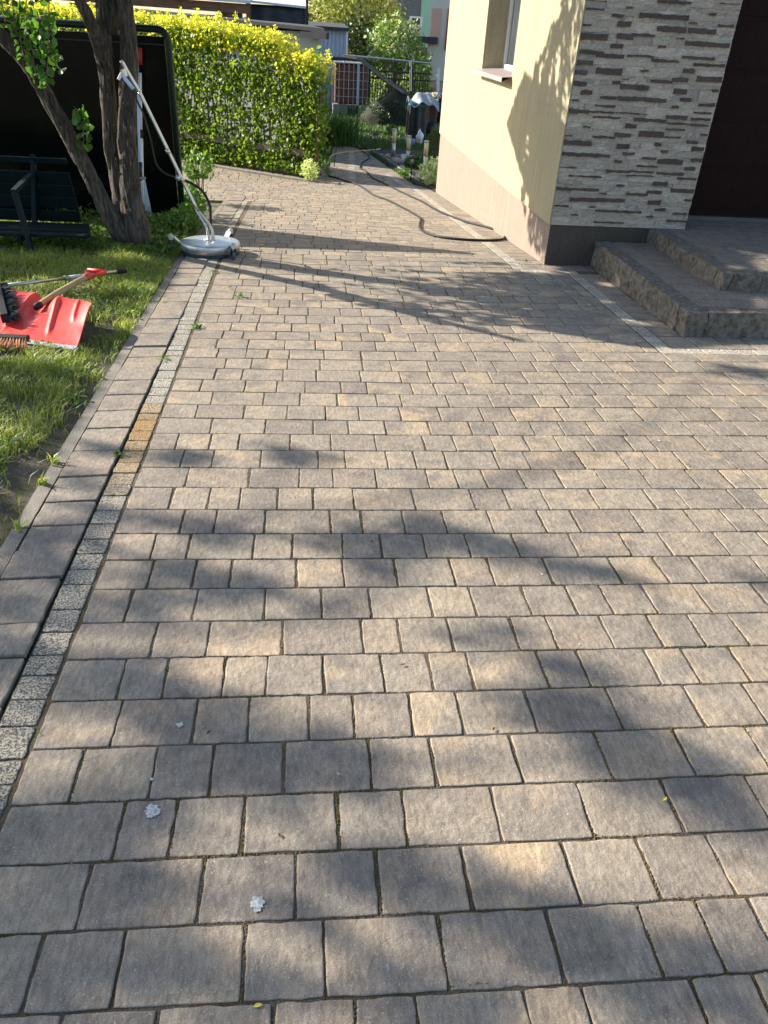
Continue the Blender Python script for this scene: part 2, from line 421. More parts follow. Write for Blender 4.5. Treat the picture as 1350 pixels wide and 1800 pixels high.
def blades(P, h, w, rs, lean=.5):
    n = len(P); P = np.asarray(P, float)
    a = rs.rand(n)*2*np.pi; d = np.stack([np.cos(a), np.sin(a), np.zeros(n)], 1)
    s = np.stack([-np.sin(a), np.cos(a), np.zeros(n)], 1)
    H = (h*(.5+rs.rand(n)))[:, None] if np.isscalar(h) else (h*(.6+.7*rs.rand(n)))[:, None]
    l = (lean*(.3+rs.rand(n)))[:, None]; up = np.array([[0, 0, 1.]])
    p0 = P; p1 = P+up*H*.55+d*H*l*.3; p2 = P+up*H*(1-.3*l)+d*H*l
    V = np.stack([p0-s*w/2, p0+s*w/2, p1+s*w*.42, p1-s*w*.42, p2], 1).reshape(-1, 3)
    base = np.arange(n)[:, None]*5
    F1 = base+np.array([[0, 1, 2, 3]]); F2 = base+np.array([[3, 2, 4, 4]])
    F2 = base+np.array([[3, 2, 4, 3]])
    # tip as its own quad with a doubled far edge: move to a degenerate-free form
    V = V.reshape(n, 5, 3); tip = V[:, 4:5, :]
    V = np.concatenate([V[:, :4], tip+s[:, None, :]*w*.06, tip-s[:, None, :]*w*.06], 1).reshape(-1, 3)
    base = np.arange(n)[:, None]*6
    F = np.concatenate([base+np.array([[0, 1, 2, 3]]), base+np.array([[3, 2, 4, 5]])], 0)
    return V, F
def nz(x, y, s=1.0, z=0.0): return mn.noise(Vector((x*s, y*s, z)))
def inpoly(x, y, poly):
    c = False; j = len(poly)-1
    for i in range(len(poly)):
        xi, yi = poly[i]; xj, yj = poly[j]
        if (yi > y) != (yj > y) and x < (xj-xi)*(y-yi)/(yj-yi)+xi: c = not c
        j = i
    return c
# ------------------------------------------------------------------ surveyed plan data, metres
ROWY= [[0.75, 0.733, 0.745], [0.903, 0.894, 0.9], [1.057, 1.055, 1.06], [1.215, 1.218, 1.222], [1.382, 1.383, 1.383], [1.55, 1.548, 1.554], [1.718, 1.714, 1.711], [1.884, 1.881, 1.876], [2.056, 2.047, 2.049], [2.227, 2.219, 2.218], [2.396, 2.383, 2.386], [2.571, 2.556, 2.562], [2.746, 2.733, 2.733], [2.92, 2.907, 2.915], [3.088, 3.086, 3.104], [3.259, 3.257, 3.277], [3.432, 3.415, 3.455], [3.598, 3.593, 3.629], [3.77, 3.762, 3.805], [3.939, 3.928, 3.977], [4.112, 4.104, 4.168], [4.279, 4.283, 4.348], [4.442, 4.445, 4.523], [4.62, 4.628, 4.713], [4.776, 4.801, 4.894], [4.949, 4.979, 5.081]]
JOINTS= {-1: [-0.448, -0.274, -0.062, 0.09, 0.207, 0.419, 0.536, 0.759, 0.89], 0: [-0.522, -0.363, -0.124, 0.035, 0.274, 0.507, 0.709, 0.841, 0.961], 1: [-0.466, -0.224, -0.023, 0.156, 0.352, 0.59, 0.77, 0.943], 2: [-0.424, -0.304, -0.145, 0.075, 0.233, 0.454, 0.674, 0.897, 1.123], 3: [-0.556, -0.375, -0.234, -0.053, 0.164, 0.324, 0.543, 0.778, 0.998, 1.208], 4: [-0.496, -0.293, -0.152, 0.009, 0.129, 0.288, 0.424, 0.626, 0.865, 1.103, 1.284], 5: [-0.516, -0.395, -0.233, -0.111, 0.051, 0.224, 0.365, 0.484, 0.705, 0.828, 1.045, 1.165, 1.322], 6: [-0.455, -0.293, -0.069, 0.174, 0.29, 0.452, 0.657, 0.777, 0.958, 1.119, 1.261, 1.404], 7: [-0.56, -0.352, -0.13, 0.052, 0.212, 0.412, 0.554, 0.738, 0.894, 1.015, 1.169, 1.358, 1.575], 8: [-0.522, -0.376, -0.252, -0.03, 0.132, 0.315, 0.516, 0.654, 0.859, 1.107, 1.28, 1.42, 1.66], 9: [-0.54, -0.415, -0.187, -0.046, 0.136, 0.278, 0.438, 0.6, 0.783, 1.005, 1.209, 1.367, 1.591, 1.774], 10: [-0.461, -0.337, -0.151, 0.097, 0.217, 0.381, 0.541, 0.722, 0.928, 1.067, 1.318, 1.549, 1.704, 1.855], 11: [-0.526, -0.38, -0.257, -0.109, 0.034, 0.196, 0.44, 0.685, 0.826, 0.989, 1.199, 1.442, 1.585, 1.821, 1.944], 12: [-0.487, -0.232, -0.024, 0.117, 0.301, 0.523, 0.646, 0.771, 0.936, 1.102, 1.286, 1.494, 1.71, 1.87, 1.985], 13: [-0.528, -0.399, -0.193, 0.058, 0.178, 0.363, 0.488, 0.627, 0.86, 1.002, 1.253, 1.459, 1.585, 1.732, 1.975, 2.154], 14: [-0.573, -0.426, -0.299, -0.067, 0.121, 0.326, 0.553, 0.696, 0.882, 1.047, 1.198, 1.358, 1.551, 1.672, 1.913, 2.095], 15: [-0.441, -0.188, 0.041, 0.208, 0.389, 0.603, 0.806, 0.932, 1.119, 1.267, 1.414, 1.583, 1.784, 1.93, 2.061, 2.203], 16: [-0.527, -0.298, -0.086, 0.105, 0.27, 0.476, 0.679, 0.894, 1.061, 1.306, 1.523, 1.734, 1.98, 2.168, 2.371], 17: [-0.47, -0.208, -0.022, 0.168, 0.373, 0.501, 0.748, 0.979, 1.231, 1.392, 1.57, 1.76, 1.88, 2.114, 2.347, 2.509], 18: [-0.543, -0.314, -0.146, 0.004, 0.193, 0.334, 0.578, 0.706, 0.877, 1.111, 1.296, 1.466, 1.599, 1.802, 2.015, 2.276, 2.467]}
DARK= [[2.138, 2.289, 1.781, 1.786], [2.689, 2.954, 1.798, 1.819], [3.185, 3.344, 1.816, 1.824], [2.139, 2.281, 1.721, 1.738], [2.45, 2.509, 1.746, 1.761], [2.351, 2.445, 1.689, 1.713], [2.569, 2.964, 1.696, 1.728], [3.115, 3.175, 1.738, 1.756], [2.409, 2.514, 1.628, 1.664], [2.972, 3.036, 1.677, 1.687], [2.136, 2.2, 1.616, 1.635], [2.734, 2.963, 1.612, 1.651], [2.983, 3.208, 1.615, 1.651], [3.213, 3.342, 1.67, 1.687], [2.137, 2.348, 1.531, 1.574], [2.421, 2.552, 1.547, 1.587], [2.534, 2.723, 1.574, 1.594], [2.899, 2.964, 1.57, 1.582], [2.98, 3.345, 1.531, 1.567], [2.388, 2.483, 1.485, 1.515], [2.768, 2.829, 1.506, 1.525], [2.145, 2.34, 1.435, 1.463], [2.276, 2.506, 1.417, 1.446], [2.531, 2.752, 1.434, 1.45], [2.736, 2.96, 1.411, 1.43], [2.981, 3.25, 1.444, 1.463], [2.145, 2.265, 1.362, 1.394], [3.09, 3.347, 1.398, 1.419], [3.015, 3.107, 1.345, 1.378], [2.139, 2.232, 1.293, 1.326], [2.307, 2.516, 1.304, 1.35], [2.667, 2.728, 1.338, 1.356], [3.142, 3.352, 1.292, 1.332], [2.138, 2.243, 1.214, 1.25], [2.453, 2.516, 1.241, 1.268], [2.526, 2.583, 1.276, 1.285], [2.941, 3.071, 1.28, 1.313], [2.763, 2.946, 1.266, 1.289], [2.524, 2.76, 1.21, 1.247], [2.979, 3.083, 1.197, 1.234], [2.207, 2.3, 1.157, 1.19], [3.297, 3.349, 1.224, 1.244], [2.376, 2.509, 1.134, 1.155], [2.523, 2.927, 1.129, 1.159], [3.049, 3.137, 1.146, 1.173], [2.144, 2.201, 1.104, 1.12], [3.21, 3.347, 1.118, 1.142], [2.347, 2.512, 1.076, 1.092], [2.988, 3.046, 1.092, 1.112], [2.138, 2.299, 1.02, 1.052], [2.304, 2.512, 1.032, 1.045], [2.524, 2.796, 1.036, 1.045], [3.188, 3.333, 1.063, 1.079], [2.349, 2.572, 0.994, 1.011], [2.692, 2.966, 0.985, 1.011], [2.961, 3.14, 1.013, 1.044], [3.176, 3.342, 1.015, 1.034], [2.983, 3.185, 0.978, 0.991], [3.193, 3.338, 0.971, 0.988], [2.631, 2.723, 0.931, 0.966], [2.276, 2.34, 0.918, 0.935], [2.984, 3.144, 0.932, 0.946], [2.129, 2.196, 0.849, 0.863], [2.763, 2.967, 0.875, 0.918], [2.373, 2.562, 0.847, 0.866], [2.555, 2.69, 0.863, 0.895], [2.984, 3.121, 0.872, 0.889], [3.29, 3.348, 0.902, 0.919], [2.129, 2.371, 0.786, 0.823], [2.593, 2.699, 0.776, 0.814], [2.91, 2.97, 0.807, 0.836], [3.191, 3.284, 0.838, 0.865], [2.139, 2.543, 0.703, 0.731], [2.658, 2.755, 0.729, 0.754], [2.979, 3.039, 0.76, 0.782], [3.242, 3.346, 0.784, 0.82], [2.828, 2.953, 0.702, 0.723], [2.599, 2.657, 0.67, 0.688], [2.973, 3.19, 0.675, 0.715], [3.261, 3.353, 0.703, 0.732], [2.802, 2.98, 0.644, 0.658], [3.219, 3.313, 0.631, 0.661], [2.126, 2.28, 0.609, 0.621], [2.544, 2.752, 0.591, 0.613], [2.755, 2.958, 0.599, 0.613], [2.984, 3.225, 0.589, 0.611], [2.224, 2.509, 0.545, 0.559], [2.726, 2.966, 0.568, 0.58], [3.18, 3.346, 0.56, 0.578], [2.977, 3.103, 0.5, 0.534], [2.655, 2.725, 0.483, 0.501], [2.139, 2.509, 0.437, 0.459], [2.516, 2.582, 0.417, 0.428], [2.759, 2.947, 0.416, 0.437], [2.936, 3.069, 0.434, 0.465], [3.146, 3.351, 0.455, 0.486], [3.294, 3.35, 0.385, 0.408], [2.268, 2.504, 0.351, 0.382], [2.505, 2.754, 0.356, 0.386], [2.97, 3.079, 0.348, 0.385], [2.141, 2.268, 0.304, 0.319], [2.446, 2.512, 0.306, 0.316], [3.038, 3.137, 0.298, 0.321], [2.513, 2.925, 0.273, 0.292], [3.211, 3.336, 0.272, 0.291], [2.299, 2.366, 0.235, 0.246], [2.985, 3.039, 0.238, 0.257], [2.516, 2.79, 0.18, 0.195], [3.182, 3.357, 0.213, 0.228]]
BLOBS= [[-0.555, 1.111, 1.5], [-0.645, 1.087, 1.4], [-0.362, 1.003, 1.2], [-0.446, 0.818, 1.4], [-0.56, 0.847, 1.5], [-0.569, 0.952, 1.2], [-0.241, 0.811, 1.1], [-0.117, 0.761, 1.1], [-0.568, 0.774, 1.5], [-0.437, 1.141, 1.0], [0.025, 0.868, 0.8], [-0.046, 0.972, 0.7], [-0.603, 3.005, 1], [-0.47, 3.007, 1], [-0.09, 3.021, 1.2], [0.023, 3.006, 1], [-0.504, 2.486, 1], [-0.324, 2.365, 1.2], [-0.458, 2.169, 1.2], [0.06, 2.341, 1], [0.176, 2.359, 1.2], [0.374, 2.318, 1.2], [0.46, 2.478, 1.2], [-0.312, 2.052, 1.3], [-0.183, 2.065, 1.1], [-0.547, 1.981, 1.3], [-0.068, 2.015, 1], [0.207, 2.192, 1], [0.526, 2.335, 1.4], [0.642, 2.314, 1.3], [0.73, 2.275, 1.3], [0.82, 2.247, 0.9], [0.357, 2.357, 1.2], [0.929, 2.143, 1], [1.051, 2.099, 1], [-0.586, 1.642, 1.4], [-0.472, 1.615, 1.2], [-0.333, 1.511, 1.2], [-0.21, 1.485, 1.2], [-0.312, 1.352, 1.4], [-0.225, 1.33, 1.4], [-0.103, 1.306, 1.5], [0.018, 1.292, 1.5], [0.118, 1.296, 1.2], [-0.417, 1.235, 1.2], [0.56, 1.807, 1], [0.778, 1.61, 1], [0.673, 1.482, 1.4], [0.772, 1.456, 1.4], [0.825, 1.35, 1.3], [0.896, 1.327, 1.2], [0.971, 1.193, 1.5], [1.028, 1.156, 1.5], [0.886, 1.224, 1], [0.23, 0.957, 1.5], [0.188, 0.979, 1.2], [0.43, 0.868, 1.3], [0.497, 0.846, 1.1], [0.588, 0.805, 1.5], [0.54, 0.825, 1.2], [0.642, 0.773, 1.2], [0.844, 0.716, 1.6], [0.768, 0.704, 1.4], [0.308, 0.703, 1.4], [0.215, 0.704, 1.3], [1.629, 2.06, 0.8], [-0.817, 2.175, 1.4], [-0.839, 1.93, 1.4], [-0.811, 1.673, 1.3], [-0.944, 2.05, 1.3], [-0.809, 2.55, 1.2], [-0.852, 2.39, 1.2], [-0.859, 3.086, 1.0], [-0.883, 2.775, 1.0], [-0.95, 2.317, 1.2], [2.639, 4.206, 1.2], [2.736, 4.181, 1.2], [2.439, 4.169, 0.7]]
SHADE= [[-0.702, 6.565], [-0.298, 6.363], [0.109, 5.964], [0.444, 5.706], [0.831, 5.383], [1.263, 5.066], [1.762, 4.851], [2.056, 4.682], [2.218, 4.601], [3.358, 4.807], [4.708, 7.12], [3.944, 7.957], [2.335, 6.739], [2.078, 6.749], [1.602, 6.902], [0.803, 6.674], [-0.167, 6.674], [-0.504, 6.733]]
WALLSH= [[7.498, 1.795], [7.767, 1.693], [7.741, 1.564], [7.872, 1.375], [8.091, 1.304], [8.044, 1.022], [7.838, 0.898], [7.99, 0.689], [7.986, 0.427], [7.93, 0.186], [7.506, -0.124], [6.934, -0.19]]

# ================================================================== GROUND
def rline(i, x):
    """y of row line i (0 = nearest) at x"""
    if 0 <= i < len(ROWY):
        a, b, c = ROWY[i]
        return a+(b-a)*(x+.7)/1.3 if x < .6 else b+(c-b)*(x-.6)/1.6
    if i < 0: return rline(0, x)+i*.168
    base = rline(len(ROWY)-1, min(x, 2.2)); k = i-len(ROWY)+1
    n1 = 10
    return base+min(k, n1)*.183+max(0, k-n1)*.19
def left_lim(y):
    return -.690 if y < 11 else -2.7
def hedge_kerb_y(x): return 15.74-(x+1.83)*.728
def path_l(y): return np.interp(y, [14.9, 17.7, 21.5], [.52, .66, .86])
def path_r(y): return np.interp(y, [13.9, 14.5, 18.5, 21.5], [2.12, 1.94, 1.42, 1.12])
def right_lim(y):
    if y < 4.50: return 6.2
    if y < 6.60: return 2.262
    if y < 13.9: return 1.812
    return path_r(y)

def paver(mb, P, near, lift=0.0, jit=.0022, tilt=True, zf=None):
    """one stone from 4 plan corners P, bevelled, slightly tilted and uneven"""
    c = (sum(p[0] for p in P)/4, sum(p[1] for p in P)/4)
    tz = [(random.random()-.5)*.0021 for _ in range(3)] if tilt else [0, 0, 0]
    m = 7 if near == 2 else (3 if near == 1 else 1)
    rc = .005 if near == 2 else .004
    ring = []
    for i in range(4):
        a = Vector(P[i]); b = Vector(P[(i+1) % 4]); d = b-a; L = d.length; nrm = Vector((d.y, -d.x))/L
        if near:
            for j in range(m+1):
                t = j/m; t = rc*.55/L+t*(1-1.1*rc/L)
                e = 0 if (j in (0, m)) else mn.noise(Vector(((a+d*t).x*31, (a+d*t).y*31, i*3.3)))*jit*1.6+(random.random()-.5)*jit*.7
                off = -.0012 if j in (0, m) else 0
                ring.append(a+d*t+nrm*(e+off))
        else: ring.append(a)
    zf = zf or gz
    def z(p, dz): return zf(p[1])+lift+dz+tz[0]+tz[1]*(p[0]-c[0])*8+tz[2]*(p[1]-c[1])*8
    def shrink(p, s):
        q = Vector((c[0], c[1]))-p; L = q.length; return p+q*(s/L)
    n = len(ring); V = []
    for s_, dz in ((0, -.018), (0, -.0024), (.0012, -.0007), (.0040, 0)) if near else ((0, -.02), (.002, 0)):
        for p in ring:
            q = shrink(p, s_) if s_ else p
            V.append((q.x, q.y, z(q, dz)))
    F = []; K = 4 if near else 2
    for r in range(K-1):
        for j in range(n): F.append((r*n+j, r*n+(j+1) % n, (r+1)*n+(j+1) % n, (r+1)*n+j))
    F.append(tuple((K-1)*n+j for j in range(n)))
    mb.add(V, F)
def stone_colour(y):
    t = random.random(); yl = random.random()
    yl = .12 if yl < .32 else (.42 if yl < .70 else (.68 if yl < .94 else .95))
    return (t, yl*random.uniform(.6, 1), random.random())
WID = [.125, .145, .165, .185, .205, .222, .245]
drive = MB(); G = .003
GR = []                                                # joints worth filling with grit: (x, y, along x?)
def lay_row(mb, y0f, y1f, xs, near, g=G, **kw):
    if near == 2:
        for x in xs[1:-1]: GR.append((x, y0f(x), x, y1f(x)))
        GR.append((xs[0], y0f(xs[0]), min(xs[-1], 2.2), y0f(min(xs[-1], 2.2))))
    for a, b in zip(xs[:-1], xs[1:]):
        if b-a < .03: continue
        ga = g*random.uniform(.6, 1.9); gb = g*random.uniform(.6, 1.9)
        mb.cur = stone_colour(y0f(a))
        sk = random.uniform(-.002, .002)
        paver(mb, [(a+ga+sk, y0f(a)+g), (b-gb+sk, y0f(b)+g), (b-gb-sk, y1f(b)-g), (a+ga-sk, y1f(a)-g)], near, **kw)
def rand_xs(x0, x1):
    xs = [x0]
    while xs[-1] < x1-.05:
        xs.append(xs[-1]+random.choice(WID))
    xs[-1] = x1
    if len(xs) > 2 and xs[-1]-xs[-2] < .07: xs.pop(-2)
    return xs
for k in range(-9, 110):
    y0 = rline(k, 0.5); y1 = rline(k+1, .5); ym = (y0+y1)/2
    if y0 > 21.3: break
    near = 2 if ym < 3.4 else (1 if ym < 8 else 0)
    xl, xr = left_lim(ym), right_lim(ym)
    if ym > 13.9 and hedge_kerb_y(xl) < ym:      # beyond the kerb under the hedge only the path goes on
        xl = max((15.74-ym)/.728-1.83, path_l(ym)) if ym > 13.95 else xl
    if k in JOINTS:
        J = JOINTS[k]; xs = [xl]+[x for x in J if x > xl+.05]
        out = [xs[0]]
        for x in xs[1:]:
            while x-out[-1] > .30: out.append(out[-1]+random.choice([.15, .18]))
            out.append(x)
        rest = rand_xs(out[-1], xr); xs = out+rest[1:]
    else: xs = rand_xs(xl, xr)
    lay_row(drive, (lambda x, k=k: rline(k, x)), (lambda x, k=k: rline(k+1, x)), xs, near, g=.0027 if near == 2 else .0030)
# pavers between the light strips and the house or the steps
def fill_lines(mb, x0, x1, ya, yb, step, near=1, **kw):
    y = ya
    while y < yb-.02:
        h = min(step, yb-y)
        mb.cur = stone_colour(y)
        paver(mb, [(x0+.004, y+.004), (x1-.004, y+.004), (x1-.004, y+h-.004), (x0+.004, y+h-.004)], near, **kw); y += h
fill_lines(drive, 2.375, 2.558, 4.865, 6.545, .178)
fill_lines(drive, 1.925, 2.135, 6.86, 13.9, .185)
lay_row(drive, lambda x: 4.612, lambda x: 4.86, [2.375+.2*i for i in range(19)], 1)
lay_row(drive, lambda x: 6.66, lambda x: 6.855, [1.925, 2.1, 2.3, 2.5, 2.56], 1)
# left edging: soldier course and, beside it, the strip of small setts
y = -1.5
while y < 11.4:
    h = random.choice([.155, .17, .20, .235]); drive.cur = (random.uniform(.25, .6), random.choice([0, 0, .25]), random.random())
    sk = random.uniform(-.004, .012)
    paver(drive, [(-.998, y+.004-.012), (-.806+random.uniform(-.004, .002), y+.004+sk), (-.806, y+h-.004+sk), (-.998, y+h-.004-.012)], 2 if y < 3.4 else 1, lift=.004+random.uniform(-.004, .006))
    y += h
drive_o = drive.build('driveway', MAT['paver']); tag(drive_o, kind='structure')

setts = MB()
def strip(a, b, w, orange=None, lo=.4, hi=1, smin=.075, smax=.135, near=1):
    a, b = Vector(a), Vector(b); d = b-a; L = d.length; d /= L; nrm = Vector((-d.y, d.x))*w/2; t = 0
    while t < L-.02:
        h = min(random.uniform(smin, smax), L-t)
        p = a+d*t; q = a+d*(t+h); yy = p.y
        o = 0
        if orange and orange[0] < yy < orange[1]: o = max(0, min(1, 1.15-abs(yy-(orange[0]+orange[1])/2)/(orange[1]-orange[0])*1.7))*random.uniform(.6, 1)
        setts.cur = (random.uniform(lo, hi), o, random.random())
        g = .0028
        P = [p-nrm+d*g, q-nrm-d*g, q+nrm-d*g, p+nrm+d*g]
        P = [(v.x, v.y) for v in P]
        # keep counter-clockwise
        ar = sum(P[i][0]*P[(i+1) % 4][1]-P[(i+1) % 4][0]*P[i][1] for i in range(4))
        if ar < 0: P.reverse()
        paver(setts, P, near, lift=random.uniform(-.0005, .0025), jit=.0025, tilt=False)
        t += h
strip((-.747, -1.5), (-.747, 3.6), .094, (2.65, 3.85), near=2, lo=.3, hi=.75)
strip((-.747, 3.6), (-.790, 11.0), .094, lo=.6, hi=.85)
strip((2.320, 4.555), (2.320, 6.55), .098, lo=.75)
strip((2.27, 4.555), (6.2, 4.555), .098, lo=.9)
strip((1.868, 6.60), (2.37, 6.605), .10, lo=.85)
strip((1.868, 6.66), (1.868, 13.9), .10, lo=.85)
strip((1.868, 13.9), (1.55, 15.6), .12, lo=.85)
strip((.86, 14.9), (1.05, 18.8), .12, lo=.7)
strip((.62, 14.0), (.66, 14.9), .12, lo=.8)
tag(setts.build('granite_strip', MAT['granite']), kind='structure')

# joint sand under everything paved
js = MB(); y = -2.0
while y < 21.4:
    y2 = y+.2
    def lims(v):
        l = -1.0 if v < 11.2 else -2.75
        r = 6.2 if v < 4.62 else (6.2 if v < 6.84 else (2.14 if v < 13.95 else path_r(v)))
        if v > 13.9:
            l = max(l, (15.74-v)/.728-1.83, -2.75)
            if v > 14.9: l = max(l, path_l(v))
        return l, r
    a, b = lims(y); c, d = lims(y2-.001)
    if y < 11.2:
        js.quad((-.80, y, gz(y)-.018), (-.797, y, gz(y)-.0031), (-.797, y2, gz(y2)-.0031), (-.80, y2, gz(y2)-.018))
        js.quad((-.835, y, gz(y)-.018), (-.80, y, gz(y)-.018), (-.80, y2, gz(y2)-.018), (-.835, y2, gz(y2)-.018))
        js.quad((-1.0, y, gz(y)-.0031), (-.822, y, gz(y)-.0031), (-.822, y2, gz(y2)-.0031), (-1.0, y2, gz(y2)-.0031))
        a = c = -.797
    if b > a: js.quad((a, y, gz(y)-.0031), (b, y, gz(y)-.0031), (d, y2, gz(y2)-.0031), (c, y2, gz(y2)-.0031))
    y = y2
tag(js.build('joint_sand', MAT['joint']), kind='structure')

kb = MB(); y = -1.5                                     # long concrete kerb stones beside the lawn
while y < 11.4:
    h = .985; z0 = gz(y); z1 = gz(y+h)
    P = [(-1.062, y+.004), (-1.006, y+.004), (-1.006, y+h-.004), (-1.062, y+h-.004)]
    paver(kb, P, 1, lift=-.002+random.uniform(-.002, .002), jit=.001, tilt=False); y += h
a = Vector((-2.3, hedge_kerb_y(-2.3))); b = Vector((.60, hedge_kerb_y(.60)))
for i in range(4):
    p = a+(b-a)*i/4; q = a+(b-a)*(i+1)/4-(b-a).normalized()*.01
    kb.bar((p.x, p.y, gz(p.y)-.01), (q.x, q.y, gz(q.y)-.01), .08, .08)
for i in range(8):
    y0, y1 = 14.2+i*.9, 15.09+i*.9
    if y1 < 21.4:
        kb.bar((path_l(y0)-.05, y0, gz(y0)-.035), (path_l(y1)-.05, y1, gz(y1)-.035), .07, .07) if y0 > 15 else None
tag(kb.build('kerb', MAT['kerb']), kind='structure')

# moss crumbs and sand grains lying unevenly in the near joints, grit on the stones
def grains(name, pts, mat):
    g_ = MB()
    for x, y, r, h in pts:
        n = 5; a0 = random.random()*6; z = gz(y)
        V = [(x+r*math.cos(a0+i*1.257)*random.uniform(.7, 1.2), y+r*math.sin(a0+i*1.257)*random.uniform(.7, 1.2), z-.003) for i in range(n)]+[(x, y, z+h)]
        g_.add(V, [(i, (i+1) % n, n) for i in range(n)])
    tag(g_.build(name, mat), kind='stuff')
moss = []; sand = []
for x0, y0, x1, y1 in GR:
    L = math.hypot(x1-x0, y1-y0)
    for i in range(int(L/.0045)):
        t = random.random(); x = x0+(x1-x0)*t+random.gauss(0, .0022 if L > .3 else .002); y = y0+(y1-y0)*t+random.gauss(0, .002)
        if y < .4: continue
        q = nz(x, y, 3.2, 5)+.6*nz(x, y, 11, 6)
        if q > .12: moss.append((x, y, random.uniform(.0018, .0042), random.uniform(-.001, .0022)))
        elif q > -.28 and random.random() < .8: sand.append((x, y, random.uniform(.0016, .0034), random.uniform(-.0018, .0008)))
grains('joint_moss', moss, MAT['rustline']); grains('joint_grit', sand, MAT['sandm'])
grains('stone_grit', [(random.uniform(-.7, 2), random.uniform(.6, 4), random.uniform(.0008, .0020), random.uniform(.001, .0024)) for _ in range(620)], MAT['pebble'])

# terrain sheet out to the horizon, a little below the paving
tm = MB()
ys = [-400, -60, -10, -2, 0, 2, 4, YB, 8, 10, 12, YC, 17, 20, 25, 32, 40, 60, 120, 300, 900]
xs_ = [-900, -200, -50, -12, -4, -1.06, 2.2, 6, 14, 50, 200, 900]
def tz(y): return max(gz(max(y, -2.0)), gz(40))-.03 if y < 40 else gz(40)-.03
V = [(x, y, tz(y)) for y in ys for x in xs_]; nx = len(xs_)
tm.add(V, [(j*nx+i, j*nx+i+1, (j+1)*nx+i+1, (j+1)*nx+i) for j in range(len(ys)-1) for i in range(nx-1)])
tag(tm.build('terrain', MAT['soil']), kind='structure')
# lawn soil, uneven, level with the kerb
def lawn_z(x, y):
    d = -1.06-x
    return gz(y)-.022+.020*nz(x, y, 2.2)+.010*nz(x, y, 7)+min(.03, max(0, d)*.06)
lm = MB(); NX, NY = 60, 110
lm.grid(lambda u, v: (-1.063-(1-u)**1.0*6.0, -1.5+v*11.2, lawn_z(-1.063-(1-u)*6.0, -1.5+v*11.2)), NX, NY)
tag(lm.build('lawn_soil', MAT['soil'], smooth=True), kind='structure')

# ================================================================== HOUSE
WX, FY = 2.122, 6.84                                   # side wall plane, front plane
house = thing('house', 'cream plastered house with stone clad front and brown door', 'house', (WX, FY, gz(FY)))
w = MB()
Y0, Y1, Z0, Z1 = FY-.004, 13.30, .15, 6.0; WY0, WY1, WZ0, WZ1 = 8.90, 10.47, 1.155, 2.75
def slab(y0, y1, z0, z1): w.box((WX+.15, (y0+y1)/2, (z0+z1)/2), (.30, y1-y0, z1-z0))
slab(FY+.022, WY0, Z0, Z1); w.box((WX+.005, FY+.009, (Z0+Z1)/2), (.010, .026, Z1-Z0)); slab(WY1, Y1, Z0, Z1); slab(WY0, WY1, Z0, WZ0); slab(WY0, WY1, WZ1, Z1)
w.box((4.7, 13.1, 3.08), (4.55, .3, 5.84)); w.box((WX+.30+.3, 7.0, 3.08), (.60+.30, .28, 5.84)) 
w.box((5.2, 7.46, 4.2), (3.0, .28, 3.6)); w.box((7.2, 7.0, 3.08), (1.2, .6, 5.84))
w.build('wall', MAT['plaster'], house)
pm = MB()
def plinth_face(x0, y0, x1, y1):
    n = max(2, int(abs(y1-y0)/.8)+1)
    for i in range(n):
        a = (x0+(x1-x0)*i/n, y0+(y1-y0)*i/n); b = (x0+(x1-x0)*(i+1)/n, y0+(y1-y0)*(i+1)/n)
        pm.quad((a[0], a[1], gz(a[1])-.15), (b[0], b[1], gz(b[1])-.15), (b[0], b[1], .149), (a[0], a[1], .149))
plinth_face(WX+.018, 13.28, WX+.018, FY+.016)
pm.quad((WX+.018, 13.28, -1.1), (8, 13.28, -1.1), (8, 13.28, .149), (WX+.018, 13.28, .149))
pm.build('plinth', MAT['plinth'], house)
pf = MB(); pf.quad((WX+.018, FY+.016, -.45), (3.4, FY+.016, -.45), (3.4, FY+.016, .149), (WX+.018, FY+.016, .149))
pf.build('front_plinth', MAT['plinth_shaded'], house)
# roof, never seen by the camera but it belongs to the house
rf = MB(); rf.add([(1.7, 6.3, 6.0), (8.4, 6.3, 6.0), (8.4, 13.8, 6.0), (1.7, 13.8, 6.0), (1.7, 10.05, 8.2), (8.4, 10.05, 8.2)], [(0, 3, 2, 1), (0, 1, 5, 4), (2, 3, 4, 5), (0, 4, 3), (1, 2, 5)])
rf.build('roof', MAT['darkroof'], house)
# cladding: courses of pale split stone with brown pieces standing a little proud
cl = MB(); TX0, TX1, TZ0, TZ1 = 2.135, 3.362, .152, 3.0
cl.mi = 0
def splitpiece(mb, x0, x1, z0, z1, y, amp, proud, colr, wavy=.0):
    n = max(2, int((x1-x0)/.018)); m = max(1, int((z1-z0)/.016)); mb.cur = colr
    sd = random.random()*50
    V = []
    for j in range(m+1):
        for i in range(n+1):
            x = x0+(x1-x0)*i/n; t = j/m
            lo = z0+(mn.noise(Vector((x*22, z0*31, sd)))*wavy); hi = z1+(mn.noise(Vector((x*22, z1*31, sd+9)))*wavy)
            z = lo+(hi-lo)*t
            yy = y-proud-amp*mn.noise(Vector((x*17, z*40, sd)))-amp*.6*mn.noise(Vector((x*60, z*90, sd)))
            V.append((x, yy, z))
    k = len(V); per = [i for i in range(n+1)]+[j*(n+1)+n for j in range(1, m+1)]+[m*(n+1)+i for i in range(n-1, -1, -1)]+[j*(n+1) for j in range(m-1, 0, -1)]
    F = [(j*(n+1)+i, j*(n+1)+i+1, (j+1)*(n+1)+i+1, (j+1)*(n+1)+i) for j in range(m) for i in range(n)]
    V += [(V[i][0], y+.012, V[i][2]) for i in per]; L = len(per)
    F += [(per[(i+1) % L], per[i], k+i, k+(i+1) % L) for i in range(L)]
    mb.add(V, F)
z = TZ0
pale = MB()
